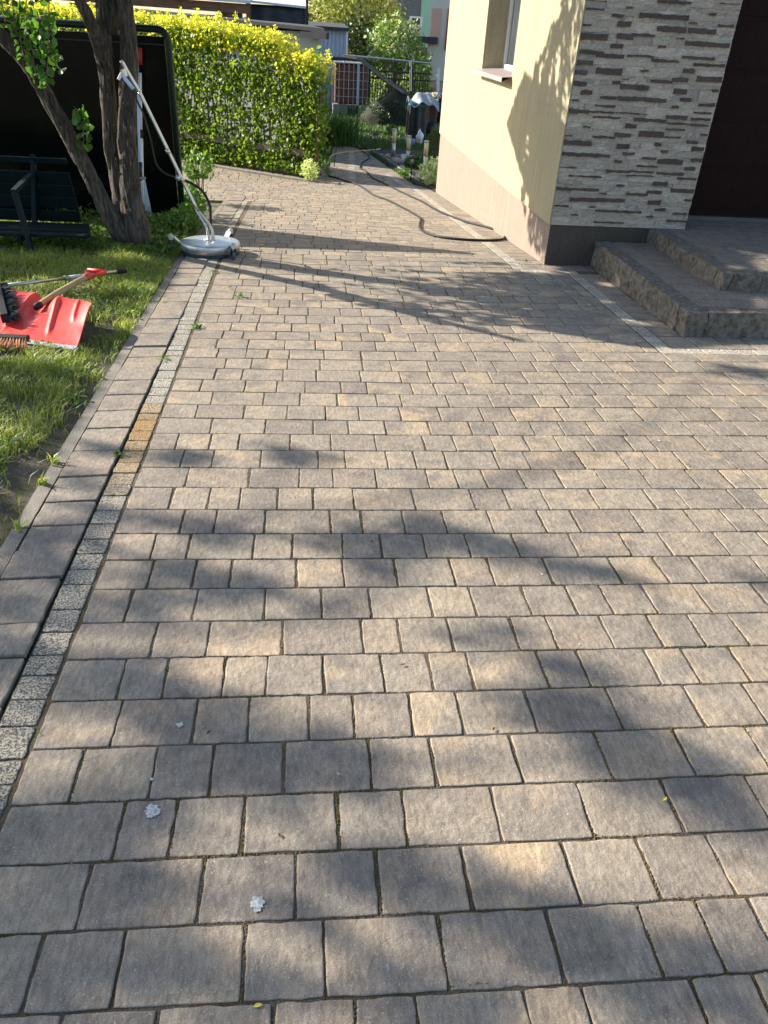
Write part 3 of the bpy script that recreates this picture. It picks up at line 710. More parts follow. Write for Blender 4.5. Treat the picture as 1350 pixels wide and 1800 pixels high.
while z < TZ1:
    h = random.choice([.035, .045, .055, .07, .085]); x = TX0
    while x < TX1-.001:
        L = random.choice([.16, .22, .3, .4, .13])
        x2 = min(x+L, TX1)
        if TX1-x2 < .05: x2 = TX1
        splitpiece(pale, x+.0004, x2-.0004, z+.0004, min(z+h, TZ1)-.0004, FY+.006, .0075, random.uniform(0, .010), (random.random(), 0, 0))
        x = x2
    z += h
br = pale; br.mi = 1
for x0, x1, z0, z1 in DARK:
    splitpiece(br, max(TX0, x0), min(TX1, x1), z0+.001, z1-.001, FY+.001, .0035, .0125, (random.random(), 0, 0), .007)
for i in range(60):                                    # the same mix goes on above the picture
    x0 = random.uniform(TX0, TX1-.2); z0 = random.uniform(1.87, 2.9)
    splitpiece(br, x0, x0+random.uniform(.06, .25), z0, z0+random.uniform(.02, .05), FY+.001, .0035, .0125, (random.random(), 0, 0), .007)
clad = pale.build('stone_cladding', [MAT['stone'], MAT['brown']], house)
sm = MB(); sm.box((2.75, FY+.012, 1.57), (1.22, .012, 2.84)); sm.build('backing', MAT['grout'], clad)
# door, threshold
dm = MB(); dm.box((4.6, 7.36, 1.28), (2.5, .06, 2.25))
for zz in (.42, .80, 1.18, 1.56, 1.94): dm.box((4.6, 7.326, zz), (2.5, .012, .34))
dr = dm.build('door', MAT['door'], house)
th = MB(); th.box((4.6, 7.31, .168), (2.5, .07, .035)); th.build('threshold', MAT['thresh'], dr)
# window in the side wall
wi = MB()
for zz in (WZ0+.035, WZ1-.035): wi.box((WX+.275, (WY0+WY1)/2, zz), (.06, WY1-WY0-.004, .07))
for yy in (WY0+.037, (WY0+WY1)/2, WY1-.037): wi.box((WX+.274, yy, (WZ0+WZ1)/2), (.058, .07, WZ1-WZ0-.14))
wf = wi.build('window', MAT['pvc'], house, bevel=.004)
g_ = MB(); g_.box((WX+.28, (WY0+WY1)/2, (WZ0+WZ1)/2), (.012, WY1-WY0-.1, WZ1-WZ0-.1)); g_.build('pane', MAT['winglass'], wf)
si = MB()
si.add([(WX+.25, WY0-.02, WZ0+.028), (WX+.25, WY1+.03, WZ0+.028), (WX-.105, WY1+.03, WZ0-.002), (WX-.105, WY0-.02, WZ0-.002),
        (WX-.107, WY1+.03, WZ0-.045), (WX-.107, WY0-.02, WZ0-.045), (WX-.095, WY1+.03, WZ0-.045), (WX-.095, WY0-.02, WZ0-.045), (WX-.01, WY1+.03, WZ0-.004), (WX-.01, WY0-.02, WZ0-.004)],
       [(0, 1, 2, 3), (3, 2, 4, 5), (5, 4, 6, 7), (7, 6, 8, 9)])
si.build('sill', MAT['sillm'], wf, solid=.002)

# entrance steps: split granite edging blocks round paved treads
steps = thing('entrance_steps', 'two low entrance steps edged with split granite blocks', 'steps', (3.3, 5.9, gz(5)))
def rough_block(mb, x0, x1, y0, y1, z0, z1, amp=.022, cell=.022):
    c = Vector(((x0+x1)/2, (y0+y1)/2, (z0+z1)/2))
    def dis(p):
        q = Vector(p); k = Vector((q.x*9, q.y*9, q.z*9)); v = mn.noise_vector(k)*amp+mn.noise_vector(k*3.3)*amp*.55
        top = (z1-q.z) < 1e-4
        if top: v.x *= .5; v.y *= .5; v.z *= .35
        # chamfer the arris
        return q+v
    def face(o, u, v):
        o, u, v = Vector(o), Vector(u), Vector(v); nu = max(2, int(u.length/cell)); nv = max(2, int(v.length/cell))
        mb.grid(lambda a, b: dis(o+u*a+v*b), nu, nv)
    X, Yv, Z = Vector((x1-x0, 0, 0)), Vector((0, y1-y0, 0)), Vector((0, 0, z1-z0))
    face((x0, y0, z0), X, Z); face((x1, y1, z0), -X, Z); face((x0, y1, z0), -Yv, Z); face((x1, y0, z0), Yv, Z); face((x0, y0, z1), X, Yv)
def step(x0, y0, x1, y1, zt, joints_y, joints_x, lip):
    b = MB(); ys_ = [y0+lip]+joints_y+[y1]
    for a, c in zip(ys_[:-1], ys_[1:]): rough_block(b, x0, x0+lip, a+.003, c-.003, gz(y0)-.08, zt)
    xs_ = [x0]+joints_x+[x1]
    for a, c in zip(xs_[:-1], xs_[1:]): rough_block(b, a+.003, c-.003, y0, y0+lip-.002, gz(y0)-.08, zt)
    b.build('step_edging', MAT['stepstone'], steps, smooth=True)
    core = MB(); core.box(((x0+x1)/2+lip/2, (y0+y1)/2+lip/2, zt-.20), (x1-x0-lip-.01, y1-y0-lip-.01, .36)); core.build('step_core', MAT['joint'], steps)
    t = MB(); y = y0+lip+.004
    while y < y1-.03:
        h = min(.178, y1-y); x = x0+lip+.004-random.uniform(0, .1); first = True
        while x < x1:
            x2 = x+random.choice(WID); xa = max(x, x0+lip+.004)
            if x2-xa > .03:
                t.cur = (random.uniform(0, .25), 0, random.random())
                paver(t, [(xa+.003, y+.003), (x2-.003, y+.003), (x2-.003, y+h-.003), (xa+.003, y+h-.003)], 1, lift=zt-.004, zf=lambda yy: 0.0)
            x = x2
        y += h
    t.build('tread', MAT['paver'], steps)
step(2.562, 4.865, 5.6, 6.835, .030, [5.0, 6.55], [2.70, 3.25, 3.9, 4.6], .13)
step(3.045, 5.40, 5.7, 7.28, .150, [5.95, 6.45], [3.10, 3.33, 3.95, 4.7], .14)

# ================================================================== THINGS ON THE LAWN AND THE DRIVE
V3 = Vector
def smoothpath(P, n=6):
    P = [V3(p) for p in P]; out = []
    for i in range(len(P)-1):
        p0 = P[max(i-1, 0)]; p1 = P[i]; p2 = P[i+1]; p3 = P[min(i+2, len(P)-1)]
        for j in range(n):
            t = j/n
            out.append(.5*((2*p1)+(p2-p0)*t+(2*p0-5*p1+4*p2-p3)*t*t+(3*p1-p0-3*p2+p3)*t**3))
    out.append(P[-1]); return out

# ---- many-stemmed tree
tree = thing('garden_tree', 'rough barked tree with several leaning stems between the bench and the drive', 'tree', (-1.50, 7.15, gz(7.15)))
bk = MB()
def limb(pts, r, seed):
    P = smoothpath(pts, 7); k = len(P); R = [np.interp(i/(k-1), np.linspace(0, 1, len(r)), r) for i in range(k)]
    bk.tube(P, R, n=30, rough=.22, rfreq=9, seed=seed)
A = lambda px, py, Y: at(px, py, Y)
limb([A(236, 452, 7.10), A(234, 420, 7.10), A(222, 385, 7.12), A(212, 340, 7.16), A(199, 260, 7.2), A(190, 170, 7.22), A(184, 90, 7.24), A(182, 20, 7.26), A(176, -60, 7.3), A(150, -200, 7.5), A(110, -380, 7.8)],
     [.155, .130, .088, .068, .064, .062, .060, .057, .052, .045, .03], 1)
limb([A(243, 440, 7.06), A(240, 400, 7.04), A(232, 350, 7.05), A(226, 290, 7.08), A(223, 220, 7.10), A(226, 150, 7.12), A(227, 80, 7.16), A(222, 20, 7.2), A(214, -80, 7.3), A(240, -260, 7.6), A(290, -420, 7.9)],
     [.120, .112, .084, .072, .071, .067, .062, .055, .05, .04, .03], 5)
limb([A(228, 425, 7.04), A(205, 400, 7.0), A(178, 350, 6.98), A(143, 280, 6.95), A(108, 215, 6.92), A(72, 150, 6.88), A(38, 100, 6.84), A(2, 62, 6.80), A(-50, -20, 6.7), A(-140, -160, 6.6)],
     [.085, .076, .062, .056, .054, .051, .048, .045, .04, .03], 9)
limb([A(184, 110, 7.22), A(172, 70, 7.12), A(155, 30, 7.05), A(136, -10, 7.0), A(100, -120, 6.9)], [.062, .05, .042, .04, .028], 13)
limb([A(196, 60, 7.24), A(205, -20, 7.3), A(250, -160, 7.6)], [.045, .04, .02], 15)
sb = bk                                              # loose bark strips
rr = random.Random(3)
for i in range(120):
    t = rr.random(); px, py, Y = [(np.interp(t, [0, .5, 1], xx)) for xx in rr.choice([((228, 195, 186), (390, 230, 20), (7.04, 7.12, 7.16)), ((240, 224, 226), (400, 220, 40), (6.96, 7.02, 7.08)), ((170, 110, 40), (340, 220, 100), (6.93, 6.87, 6.79))])]
    p = A(px+rr.uniform(-11, 11), py, Y+rr.uniform(-.03, .0)); L = rr.uniform(.03, .11)
    q = p+V3((rr.uniform(-.012, .012), rr.uniform(-.02, .005), L)); sb.bar(p, q, rr.uniform(.004, .012), .003, up=(0, 1, 0))
bk.build('trunk', MAT['bark'], tree, smooth=True)

# crown, grown where its shade falls on the drive, the steps and the wall corner
rs = np.random.RandomState(5)
def crown_point(tx, ty, tz_, zr):
    """spot in the crown on the sun ray that ends at the target"""
    z = rs.uniform(*zr); t = (z-tz_)/SUN.z
    return (tx+SUN.x*t, ty+SUN.y*t, z)
CP = []
sh = np.array(SHADE); lo, hi = sh.min(0), sh.max(0); tries = 0
while len(CP) < 14500:
    x, y = rs.uniform(lo[0], hi[0]), rs.uniform(lo[1], hi[1])
    if not inpoly(x, y, SHADE): continue
    # gaps of light, streaked along the sun direction
    u = x*.44+y*.898; v = x*.898-y*.44
    if nz(v, u*2.4, 1.5, 3.3) > .42+.14*rs.rand(): continue
    if 6.50 < y < 6.80 and x < 2.25 and rs.rand() < .96: continue
    if 6.28 < y < 6.40 and .3 < x < 1.3 and rs.rand() < .8: continue
    # choose the height so that the leaf stays near the stems
    zc = gz(y)+(x+rs.normal(-1.7, .75))*0
    want = -1.75+rs.normal(0, .75); t = (want-x)/SUN.x; z = gz(y)+SUN.z*t
    if z < 1.75 or z > 4.6: continue
    p = (want, y+SUN.y*t, z)
    if p[2] < 1.95 and rs.rand() < .7: continue
    CP.append(p)
wsh = WALLSH+[[6.84, -.2], [6.84, 4.2], [7.4, 4.2]]
n0 = len(CP)
while len(CP) < n0+3600:
    y, z0 = rs.uniform(6.84, 8.1), rs.uniform(-.2, 2.7)
    lim = np.interp(z0, [-.2, -.12, .19, .43, .69, .9, 1.02, 1.3, 1.38, 1.56, 1.8, 3], [6.93, 7.5, 7.93, 7.99, 7.99, 7.84, 8.04, 8.09, 7.87, 7.74, 7.5, 7.5])
    if y > lim-.05*rs.rand(): continue
    if nz(y*3.4, z0*1.6, 1.6, 8.1) > .26+.12*rs.rand(): continue
    if y < 6.98+.05*z0 and rs.rand() < .6: continue
    want = -1.6+rs.normal(0, .7); t = (want-2.12)/SUN.x; z = z0+SUN.z*t
    if z < 1.9: continue
    CP.append((want, y+SUN.y*t, z))
# some shade for the back of the lawn and the ground under the bench
n0 = len(CP)
while len(CP) < n0+4300:
    x, y = rs.uniform(-3.0, -1.0), rs.uniform(5.55, 7.4)
    if y < 5.75+.6*(x+2.2)*0+.25*nz(x, y, 1.6) or nz(x*2, y*3, 1.2, 4) > .32: continue
    z = rs.uniform(2.0, 3.4); t = (z-gz(y))/SUN.z; CP.append((x+SUN.x*t, y+SUN.y*t, z))
CP = np.array(CP)
foliage('crown', CP, .075, LEAF['lilac'], tree, rs, up=.3, width=.72)
# twigs carrying the crown
tw = MB()
for i in range(0, len(CP), 170):
    p = V3(CP[i])
    if p.x < -3.4: continue
    q = V3((np.clip(p.x, -2.3, -1.0), 7.4, max(1.9, p.z-.7))); m = (p+q)/2+V3((0, 0, .12)); tw.tube(smoothpath([q, m, p], 3), [.016]*3+[.011]*3+[.005], 5)
tw.build('twigs', MAT['bark'], tree, smooth=True)
# leafy shoots hanging in the picture's upper left, and the shoot growing from the leaning stem
def shoots(name, paths, sizes, parent, mat=LEAF['lilac'], lcr=(0, 1), rw=.004):
    st = MB(); LP = []; LS = []
    for P, s in zip(paths, sizes):
        Q = smoothpath(P, 6); st.tube(Q, [rw]*len(Q), 5)
        for i in range(1, len(Q)):
            for sd in (-1, 1):
                if random.random() < .85: LP.append(Q[i]+V3((sd*random.uniform(.5, 1.1)*s*.6, random.uniform(-.4, .4)*s, random.uniform(-.3, .3)*s))); LS.append(s)
    so_ = st.build('shoot', MAT['stem'], parent, smooth=True)
    Vv, F = leaves(np.array([list(p) for p in LP]), np.mean(LS), rs, up=.15, width=.74, droop=.9)
    lc = np.repeat(rs.uniform(lcr[0], lcr[1], len(LP)), 6)
    return fast_mesh(name, Vv, F, mat, parent, lc)
def fold_path(*pts): return [A(*p) for p in pts]
shoots('hanging_leaves', [fold_path((38, -40, 6.6), (34, 20, 6.6), (36, 70, 6.62), (42, 100, 6.62)), fold_path((48, -30, 6.7), (46, 40, 6.7), (56, 85, 6.7), (60, 118, 6.68), (66, 137, 6.66)),
        fold_path((86, -40, 6.7), (86, 40, 6.7), (84, 100, 6.7), (82, 152, 6.7)), fold_path((4, -40, 6.5), (3, 0, 6.5), (10, 40, 6.5)), fold_path((20, -30, 6.6), (24, 30, 6.6), (30, 60, 6.62)), fold_path((66, 20, 6.72), (74, 70, 6.72), (95, 100, 6.72), (98, 125, 6.72))],
       [.064, .064, .066, .066, .06, .066], tree)
shoots('stem_shoot', [fold_path((146, 262, 6.86), (147, 235, 6.84), (142, 212, 6.83), (141, 192, 6.82))], [.068], tree)

# ---- dark screen behind the tree
SY = 8.75
scr = thing('garden_screen', 'tall glossy black panel in a rounded dark green frame behind the tree', 'screen', (-2.3, SY, gz(SY)))
p_tr = at(291, 52, SY); xr_ = at(325, 387, SY).x; zt = p_tr.z; xr_ = (xr_+p_tr.x)/2
fr = MB(); xl_ = -4.0
path = [(xr_, SY, gz(SY)-.05), (xr_, SY, zt-.10)]+[(xr_-.10+.10*math.cos(a_*math.pi/12), SY, zt-.10+.10*math.sin(a_*math.pi/12)) for a_ in range(1, 7)]+[(xl_+.1, SY, zt), (xl_, SY, zt-.1), (xl_, SY, gz(SY)-.05)]
fr.tube(path, .032, 12)
fr.build('frame', MAT['screenf'], scr, smooth=True)
pn = MB(); pn.box(((xr_+xl_)/2, SY+.005, (zt+gz(SY))/2-.02), (xr_-xl_-.07, .03, zt-gz(SY)-.075)); pn.build('panel', MAT['screenp'], scr)
rl = MB(); rl.box(((xr_+xl_)/2, SY-.020, zt-.125), (xr_-xl_-.09, .008, .012)); rl.build('rail', MAT['screenf'], scr)

# ---- garden bench
bx = at(50, 400, 7.0).x
bench = thing('garden_bench', 'dark green slatted garden bench in the shade of the tree', 'bench', (bx, 6.95, gz(6.9)))
zb = gz(6.9)
def slat(name, y, z, x1, wd, th_, lean=.25, x0=None):
    b = MB(); b.bar((x0 if x0 is not None else bx-1.30, y, z), (x1, y, z), th_, wd, up=(0, -math.sin(lean), math.cos(lean))); return b.build(name, MAT['green_paint'], bench, bevel=.003)
for i, py in enumerate((281, 311, 333, 354, 378)):
    Yb = 7.42-.035*i; c = at(60, py, Yb)
    slat('back_slat', Yb, c.z, at(117+i*6, py, Yb).x, .045 if i == 0 else .098, .022, .28)
for i, (Ys, dz) in enumerate(((7.10, 0), (6.99, .006), (6.88, .008), (6.77, .0))):
    c = at(120, 397, 7.10).z
    b = MB(); b.bar((bx-1.28, Ys, c+dz), (at(150+i*6, 400, 7.0).x, Ys, c+dz), .095, .024, up=(0, 0, 1)); b.build('seat_slat', MAT['green_paint'], bench, bevel=.003)
zs = at(120, 397, 7.10).z-.03
for dx in (0, -1.05):
    f = MB()
    f.bar((bx+dx, 7.16, zs-.02), (bx+dx, 7.46, at(40, 272, 7.46).z), .035, .06, up=(0, 1, 0))
    f.bar((bx+dx+.02, 7.42, zb-.03), (bx+dx+.02, 7.14, zs+.02), .04, .065, up=(0, 1, 0))
    f.bar((bx+dx, 6.72, zs), (bx+dx, 7.22, zs), .035, .06)
    f.build('support', MAT['green_paint'], bench, bevel=.003)
    l = MB(); a = at(61, 456, 6.62); t_ = at(26, 338, 6.86)
    l.bar((a.x+dx, 6.62, gz(6.6)-.04), (t_.x+dx, 6.86, t_.z), .035, .055, up=(0, 1, 0))
    l.build('leg', MAT['green_paint'], bench, bevel=.003)
    am = MB(); am.bar((t_.x+dx, 6.84, t_.z+.01), (bx+dx, 7.30, t_.z+.06), .045, .03); am.build('armrest', MAT['green_paint'], bench, bevel=.003)

# ---- rakes and poles leaning on the screen
def pole(mb, a, b, r): mb.tube([a, b], r, 12)
ry = 8.45
rake = thing('leaf_rake', 'steel leaf rake standing on its tines behind the tree', 'rake', at(252, 385, 8.3))
h = MB(); pole(h, at(246, 318, 8.36), at(241, 108, 8.62), .013); h.build('handle', MAT['bluew'], rake, smooth=True)
h = MB(); pole(h, at(247, 318, 8.35), at(247, 285, 8.38), .018); h.build('socket', MAT['blackm'], rake, smooth=True)
h = MB(); h.bar(at(235, 313, 8.35), at(256, 313, 8.35), .03, .022); h.build('crossbar', MAT['alu'], rake, bevel=.004)
h = MB()
for i in range(13):
    t = i/12; h.bar(at(237+t*17, 315, 8.345), at(238+t*30, 384, 8.27), .0055, .003)
h.box(at(244, 345, 8.32), (.09, .004, .25), rot=Matrix.Rotation(-.25, 3, 'X'))
h.build('tines', MAT['alu'], rake)
br2 = thing('red_grip_pole', 'white pole with a dark red grip standing behind the right stem', 'pole', at(249, 345, 8.5))
h = MB(); pole(h, at(246.5, 128, 8.64), at(248, 232, 8.55), .013); pole(h, at(248.5, 243, 8.54), at(250, 345, 8.42), .017); h.build('tube', MAT['white'], br2, smooth=True)
h = MB(); pole(h, at(248, 228, 8.552), at(248.5, 245, 8.54), .0185); h.build('band', MAT['rubber'], br2, smooth=True)
h = MB(); pole(h, at(246.4, 84, 8.66), at(246.6, 114, 8.65), .018); h.build('grip', MAT['redgrip'], br2, smooth=True)

# ---- rotary surface cleaner
cc = V3((-.805, 6.92, gz(6.92)))
sc = thing('surface_cleaner', 'round steel rotary surface cleaner on the drive with its long handle against the tree', 'surface cleaner', cc)
sl_ = Matrix.Rotation(-.0286, 3, 'X')
d = MB(); d.lathe(cc, [(.02, .03), (.243, .03), (.250, .034), (.252, .085), (.249, .094), (.242, .099), (.225, .1005), (.10, .108), (.06, .109), (.001, .110)], 64, rot=sl_); deck = d.build('deck', MAT['steel'], sc, smooth=True)
d = MB(); d.lathe(cc, [(.23, .004), (.247, .004), (.246, .04), (.23, .04)], 64, rot=sl_); d.build('brush_skirt', MAT['bristle_black'], sc)
d = MB(); d.lathe(cc+V3((0, 0, .108)), [(.05, 0), (.05, .008), (.02, .010), (.02, .03), (.001, .03)], 24, rot=sl_); d.build('hub', MAT['steel'], deck, smooth=True)
for ang in (180, -48, 62):
    t = math.radians(ang); dr = V3((math.cos(t), math.sin(t), 0)); sd = V3((-dr.y, dr.x, 0)); c_ = cc+dr*.325
    k = MB(); k.bar(cc+dr*.245+V3((0, 0, .075)), cc+dr*.30+V3((0, 0, .125)), .05, .006); k.bar(cc+dr*.295+V3((0, 0, .125)), c_+V3((0, 0, .125)), .05, .006)
    k.lathe(c_+V3((0, 0, .105)), [(.022, 0), (.022, .03), (.012, .036), (.012, .045)], 16)
    cst = k.build('castor', MAT['steel'], sc)
    tr = V3((dr.x*.4+.3, dr.y*.4-.5, 0)).normalized(); ts = V3((-tr.y, tr.x, 0)); wc = c_+V3((0, 0, .042))-tr*.02
    k = MB()
    for s_ in (-1, 1): k.bar(c_+ts*s_*.018+V3((0, 0, .106)), wc+ts*s_*.018, .022, .003, up=ts)
    k.build('fork', MAT['rubber'], cst)
    k = MB(); ro = Matrix((tr, ts, V3((0, 0, 1)))).transposed()
    k.lathe(wc, [(.012, -.013), (.034, -.012), (.040, -.007), (.040, .007), (.034, .012), (.012, .013)], 20, axis='Y', rot=ro); k.build('wheel', MAT['wheelm'], cst, smooth=True)
hb = cc+V3((.012, -.02, .10)); mid = at(347, 370, 6.955); bend = at(243, 158, 7.0); top = at(213, 106, 6.985)
k = MB()
for s_ in (-1, 1):
    k.tube(smoothpath([hb+V3((s_*.022, 0, -.005)), hb+V3((s_*.022, 0, .05)), hb+V3((-.02+s_*.02, .005, .13)), mid+V3((s_*.008, 0, 0))], 5), .0105, 10)
k.build('yoke', MAT['chrome'], sc, smooth=True)
k = MB(); k.tube(smoothpath([mid, at(298, 270, 6.99), at(250, 172, 7.0), bend, at(228, 133, 6.995), top], 5), .0150, 12); k.build('handle', MAT['chrome'], sc, smooth=True)
k = MB(); k.tube([at(293, 262, 6.988), at(297, 270, 6.988)], .019, 12); k.build('collar', MAT['chrome'], sc, smooth=True)
k = MB(); k.tube([at(214, 130, 6.96), at(226, 146, 6.965), at(234, 157, 6.97)], .015, 10); k.build('spray_gun', MAT['bluew'], sc, smooth=True)
k = MB(); k.tube([at(216, 122, 6.97), at(221, 135, 6.965)], .021, 10); k.bar(at(214, 128, 6.96), at(208, 140, 6.95), .012, .02); k.build('trigger', MAT['chrome'], sc)
k = MB(); k.tube(smoothpath([at(234, 157, 6.97), at(242, 180, 6.96), at(254, 205, 6.95), at(266, 250, 6.93), at(272, 280, 6.92), at(279, 295, 6.90), at(292, 306, 6.90), at(310, 312, 6.91)], 5), .0075, 8); k.build('thin_hose', MAT['rubber'], sc, smooth=True)
k = MB(); q = at(313, 313, 6.92); k.lathe(q, [(.022, -.015), (.022, .015)], 14, axis='Y'); k.tube([q, at(325, 317, 6.93)], .012, 8); k.build('valve', MAT['chrome'], sc, smooth=True)
k = MB(); k.tube(smoothpath([at(325, 317, 6.93), at(340, 324, 6.95), at(354, 334, 6.97), at(364, 349, 6.98), at(369.5, 368, 6.97), at(370, 398, 6.95), at(372, 408, 6.93), cc+V3((.03, .03, .12))], 5), .0115, 10); k.build('feed_hose', MAT['rubber'], sc, smooth=True)

# ---- hoses lying on the drive
def hose(name, label, pts, r, mat, n=5):
    P = smoothpath([on_ground(px, py)+V3((0, 0, r+.002)) for px, py in pts], n)
    P = [V3((p.x, p.y, gz(p.y)+r+.001)) for p in P]
    k = MB(); k.tube(P, r, 8); return tag(k.build(name, mat, None, smooth=True), label, 'hose')
C5 = lambda x, y: (560+x/3.75, 270+y/3.75)
hose('pressure_hose', 'long black hose looping over the paving towards the house wall', [(566, 268), (574, 290), C5(70, 148), C5(120, 165), C5(230, 200), C5(300, 235), C5(365, 280), C5(450, 310), C5(560, 365), C5(640, 410), C5(672, 438), C5(665, 490), C5(700, 525), C5(790, 555), C5(930, 573), C5(1080, 580), C5(1180, 578), C5(1222, 566), C5(1212, 535), C5(1120, 495), C5(1000, 465), C5(900, 430), C5(780, 380), C5(680, 320), C5(600, 285), C5(500, 235), C5(420, 195), C5(360, 168), C5(332, 138), C5(300, 112), (634, 298), (633, 294), (638, 286), (649, 279), (647, 273), (638, 267), (627, 257), (618, 247)], .0125, MAT['rubber'])
hose('garden_hose', 'thin black hose crossing the garden path to the first lantern', [(572, 246), (590, 251), (627, 260), (656, 266), (664, 269)], .011, MAT['rubber'])
hose('yellow_hose', 'pale yellow hose crossing the garden path', [(577, 284), (583, 275), (592, 271.5), (613, 268), (640, 266.5), (658, 264.5), (668, 263)], .014, MAT['yellowhose'])

# ---- red snow shovel with wooden shaft
sf = gz(4.8)
A_l = on_ground(-62, 590); A_r = on_ground(134, 613); B_r = on_ground(164, 545); 
shv = thing('snow_shovel', 'wide red plastic snow shovel lying on the grass with a wooden shaft', 'shovel', on_ground(60, 570))
Rf = V3((A_r.x, A_r.y, 0)); ux = V3((.933, -.360, 0)); W_ = .62
uy = V3((-ux.y, ux.x, 0)); Lf = Rf-ux*W_
def sm(a, b, t): t = max(0, min(1, (t-a)/(b-a))); return t*t*(3-2*t)
def crease(u, v, u0, v0, u1, v1, wd):
    if v < min(v0, v1)-.05 or v > max(v0, v1)+.1: return 0
    t = (v-v0)/(v1-v0); uc = u0+(u1-u0)*t; return math.exp(-((u-uc)/wd)**2)*sm(-.05, .25, t)*sm(1.1, .8, t)
def blade(u, v):
    u = min(max(u, 0), 1); e = abs(u-.5)*2; d = (1-e)*W_/2; Rr = .16
    dep = .45-((Rr-math.sqrt(max(0, Rr*Rr-(Rr-d)**2))) if d < Rr else 0)-.05*math.exp(-((u-.5)/.05)**2)
    x = (u-.5)*W_*(1-.08*v); y = v*dep
    z = .018+.165*v**1.4-.045*v**4+.035*e**4*(.25+.75*v)
    z -= .036*math.exp(-((u-.5+.03*(1-v))/(.035+.035*v))**2)*sm(.22, .85, v)
    for s_ in (-1, 1):
        z += .016*crease(u, v, .5+s_*.20, .18, .5+s_*.115, .98, .020)
        z += .013*crease(u, v, .5+s_*.36, .50, .5+s_*.31, 1.0, .020)
        z += .005*math.exp(-((abs(u-.5)-.115)/.05)**2)*sm(.45, 1, v)
    fl_ = V3((-2.0, 4.606, 0)); fr_ = V3((-1.293, 4.325, 0)); bl_ = V3((-1.97, 5.13, 0)); brr = V3((-1.25, 4.84, 0)); w_ = u+(.5-u)*.03*v
    f_ = fl_+(fr_-fl_)*w_; b_ = bl_+(brr-bl_)*w_; p = f_+(b_-f_)*(y/.45)
    return (p.x, p.y, gz(p.y)+z)
k = MB(); k.grid(blade, 150, 70); k.build('scoop', MAT['red'], shv, smooth=True, solid=.004)
k = MB(); k.grid(lambda u, v: tuple(V3(blade(u, 0))+V3((0, 0, .0035))+uy*(v-.55)*.035+V3((0, 0, (v-.5)*.010))), 60, 2); k.build('metal_edge', MAT['edge'], shv, solid=.003)
s0 = V3(blade(.5, .84))+V3((0, 0, .030)); s1 = at(156, 485, 5.50)
s0 = V3((s0.x, s0.y, s0.z)); gdir = (s1-s0).normalized()
k = MB(); k.tube([s0-gdir*.055, s0-gdir*.01], [.021, .023], 14); k.build('end_cap', MAT['rubber'], shv, smooth=True)
k = MB(); k.tube(smoothpath([s0-gdir*.03, s0+(s1-s0)*.35+V3((0, 0, .008)), s1], 5), .0195, 14); k.build('shaft', MAT['wood'], shv, smooth=True)
k = MB(); g1 = s1+gdir*.02; sd = gdir.cross(V3((0, 0, 1))).normalized()
for s_ in (-1, 1): k.tube(smoothpath([s1-gdir*.03, s1+gdir*.03+sd*s_*.025, s1+gdir*.08+sd*s_*.055, s1+gdir*.13+sd*s_*.06], 4), .012, 10)
k.tube([s1+gdir*.13-sd*.065, s1+gdir*.13+sd*.065], .016, 12); k.tube([s1-gdir*.06, s1+gdir*.02], .024, 12)
k.build('grip', MAT['red'], shv, smooth=True)

# ---- push broom with metal telescopic pole lying across the shovel
e0 = at(2, 503, 5.25); e1 = at(219, 476, 5.9)
pb = thing('black_brush', 'black bristled scrubbing brush on a grey metal pole lying over the shovel', 'brush', on_ground(8, 540))
ed = (e1-e0).normalized()
k = MB(); k.tube([e0, e0+(e1-e0)*.5], .0125, 12); k.tube([e0+(e1-e0)*.5, e1-ed*.06], .0145, 12); k.build('pole', MAT['chrome'], pb, smooth=True)
k = MB(); k.tube([e0+(e1-e0)*.485, e0+(e1-e0)*.515], .019, 12); k.build('clamp', MAT['alu'], pb, smooth=True)
k = MB(); k.tube([e1-ed*.06, e1+ed*.01], .017, 12); k.build('end_cap', MAT['rubber'], pb, smooth=True)
k = MB(); k.tube([e0-ed*.05, e0+ed*.04], .021, 12); k.build('joint', MAT['rubber'], pb, smooth=True)
ha = at(-4, 507, 5.02); hb_ = at(9, 560, 4.66)
k = MB(); k.bar(ha, hb_, .06, .045, up=(1, 0, 0)); k.build('head', MAT['rubber'], pb, bevel=.004)
k = MB(); rb = random.Random(9)
for i in range(260):
    t = rb.random(); b0 = ha+(hb_-ha)*t; b1 = b0+V3((rb.uniform(.055, .095), rb.uniform(-.03, .03), rb.uniform(-.03, .035))); k.bar(b0, b1, .0055, .003)
k.build('bristles', MAT['bristle_black'], pb)

# ---- broom head with brown bristles
wa = on_ground(-70, 610)+V3((0, 0, .065)); wb = on_ground(54, 614)+V3((0, 0, .065)); wd_ = (wb-wa).normalized(); wn_ = V3((wd_.y, -wd_.x, 0)).normalized()
bb = thing('brown_broom', 'broom head with brown bristles lying in front of the red shovel', 'broom', on_ground(30, 612))
k = MB(); k.bar(wa, wb, .055, .028); k.build('head', MAT['rubber'], bb, bevel=.006)
k = MB()
for i in range(24):
    for j in range(34):
        t = (i+rb.uniform(-.12, .12)+.5)/24; b0 = wa+(wb-wa)*t+wn_*.015+V3((0, 0, rb.uniform(-.012, .012))); fl = (t-.5)*.05
        b1 = b0+wn_*rb.uniform(.080, .100)+wd_*(fl+rb.uniform(-.010, .010))+V3((0, 0, -.022+rb.uniform(-.012, .014))); k.bar(b0, b1, .0018, .0018)
k.build('bristles', MAT['bristle_brown'], bb)

